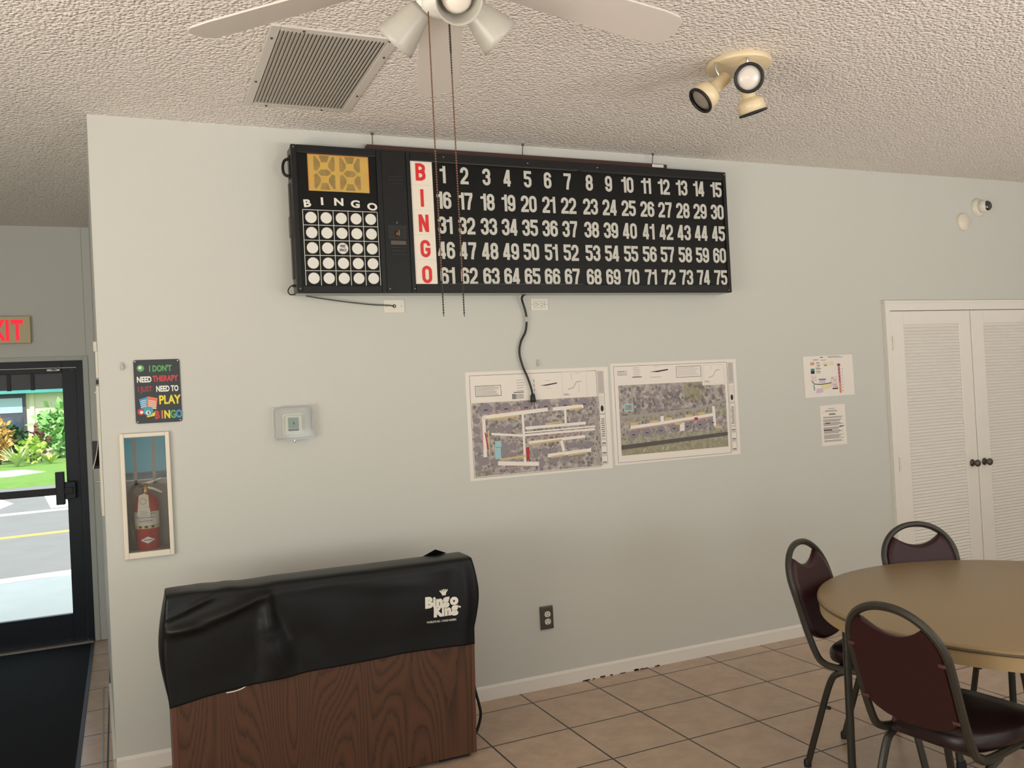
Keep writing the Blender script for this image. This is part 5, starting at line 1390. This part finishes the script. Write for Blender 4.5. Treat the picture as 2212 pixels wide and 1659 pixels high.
struct('parking_line', MB().slab([(-1.37, 13.6), (-.98, 13.6), (-1.62, 17.6), (-1.86, 17.6)], GZ-.01, GZ+.002), M['white_line'])
struct('parking_line_far', MB().slab([(-3.9, 14.2), (-2.3, 14.0), (-2.15, 15.2), (-2.5, 16.4), (-4.2, 17.0)], GZ-.01, GZ+.002), M['white_line'])
band(19.9, 60, GZ-.1, GZ, M['lawn'], 'lawn_ground', sk=.16)
struct('path_ground', MB().slab([(-14, 24.6), (-3.2, 24.4), (-2.5, 25.6), (-3.3, 27.6), (-14, 28.2)], GZ-.05, GZ+.01), M['concrete'])
# house across the road
hs = thing('house', 'cream house with turquoise fascia across the road, seen through the glass door', 'building', (-4, 36, GZ))
def hl_(mb): return mb.move(Matrix.Translation((4, -36, -GZ)))
hl_(MB().box((-14, 36, GZ), (6, 36.3, 3.2))).build('wall', M['stucco'], hs)
hl_(MB().box((-14, 35.5, 2.62), (6, 36, 3.4))).build('fascia', M['turquoise'], hs)
hl_(MB().box((-14, 35.4, 3.4), (6, 44, 3.6))).build('roof', M['roof'], hs)
wn = hl_(MB().box((-9.0, 35.93, 1.0), (-4.0, 36.0, 2.62))).build('window', M['bronze_frame'], hs)
hl_(MB().box((-8.9, 35.91, 1.85), (-4.12, 35.94, 2.45))).build('pane', M['pale_glass'], wn)
hl_(MB().box((-8.9, 35.91, 1.08), (-4.12, 35.94, 1.68))).build('pane', M['dark_glass'], wn)
hl_(MB().box((-3.86, 35.93, GZ), (-3.70, 36, 2.62))).build('downpipe', M['stucco'], hs)
# plants on the lawn
def bush(name, label, cx, cy, rx, rz, n, size, m, cat='shrub', zb=GZ, up=.5):
    t = thing(name, label, cat, (cx, cy, zb)); q = MB(); g = random.Random(int(abs(cx*100)))
    for i in range(n):
        a, b_ = g.random()*2*PI, math.acos(1-2*g.random()); r_ = .55+.45*g.random()
        px, py, pz = rx*r_*math.sin(b_)*math.cos(a), rx*.7*r_*math.sin(b_)*math.sin(a), rz/2+rz/2*r_*math.cos(b_)
        s = size*(.6+.8*g.random()); d = Vector((g.uniform(-1, 1), g.uniform(-1, .2), g.uniform(-.3, .9))).normalized(); e_ = d.cross(Vector((g.uniform(-1, 1), g.uniform(-1, 1), g.uniform(-1, 1)))).normalized()
        p0 = Vector((px, py, pz)); q.add([p0, p0+d*s*.5+e_*s*.3, p0+d*s, p0+d*s*.5-e_*s*.3], [(0, 1, 2, 3)])
    q.build('foliage', m, t, fix=False)
    st_ = MB()
    for i in range(4): st_.tube([(g.uniform(-.1, .1), g.uniform(-.1, .1), 0), (g.uniform(-.4, .4)*rx, g.uniform(-.3, .3)*rx, rz*.6)], .02, 6)
    st_.build('stem', M['bark'], t)
    return t
def spiky(name, label, cx, cy, n, L, m, cat='plant'):
    t = thing(name, label, cat, (cx, cy, GZ)); q = MB(); g = random.Random(int(abs(cx*90)))
    for i in range(n):
        a = 2*PI*g.random(); l = L*(.7+.5*g.random()); out = .35+.5*g.random(); w_ = .045
        c_, s_ = math.cos(a), math.sin(a); P_ = []
        for k in range(5):
            u = k/4; r_ = out*l*u; z = l*.9*u-.45*l*u*u*out; ww = w_*(1-u**2)*(1.2 if k else .6)
            P_ += [(c_*r_-s_*ww, s_*r_+c_*ww, z), (c_*r_+s_*ww, s_*r_-c_*ww, z)]
        q.add(P_, [(2*k, 2*k+1, 2*k+3, 2*k+2) for k in range(4)])
    q.build('leaves', m, t, fix=False); return t
bush('broadleaf_shrub', 'tall bright green shrub against the cream house wall', -2.75, 34.9, .85, 2.15, 420, .36, M['leaf_bright'])
bush('dark_shrub', 'dark rounded shrub under the house window', -4.45, 34.4, .70, 1.40, 520, .26, M['leaf_dark'])
bush('red_shrub', 'reddish shrub beside the tall bright green one', -3.33, 32.9, .30, 1.35, 120, .22, M['leaf_red'])
bush('gold_shrub', 'golden croton shrub at the left edge of the door glass', -4.55, 32.4, .42, 1.75, 220, .24, M['leaf_gold'])
bush('lime_shrub', 'lime green low shrub in front of the dark shrub', -3.45, 31.6, .40, .95, 120, .26, M['leaf_lime'])
spiky('striped_plant', 'pale striped spiky plant at the front of the bed', -3.75, 30.2, 46, .95, M['leaf_pale'])
spiky('striped_plant', 'lime spiky ground plant right of the pale striped one', -2.75, 30.6, 34, .6, M['leaf_lime'])
spiky('striped_plant', 'second pale spiky plant partly cut by the left edge', -4.95, 29.6, 34, .8, M['leaf_pale'])
# turquoise building behind the camera, reflected in the cabinet glass
nh = thing('neighbour_building', 'turquoise building across the yard behind the room', 'building', (0, -22, GZ))
MB().box((-9, -.2, 0), (9, 0, 1.9)).build('wall', mat('turquoise_wall', (120, 226, 232), .7), nh)
MB().box((-9.3, -3, 1.9), (9.3, .3, 2.05)).build('roof', M['s_white'], nh)
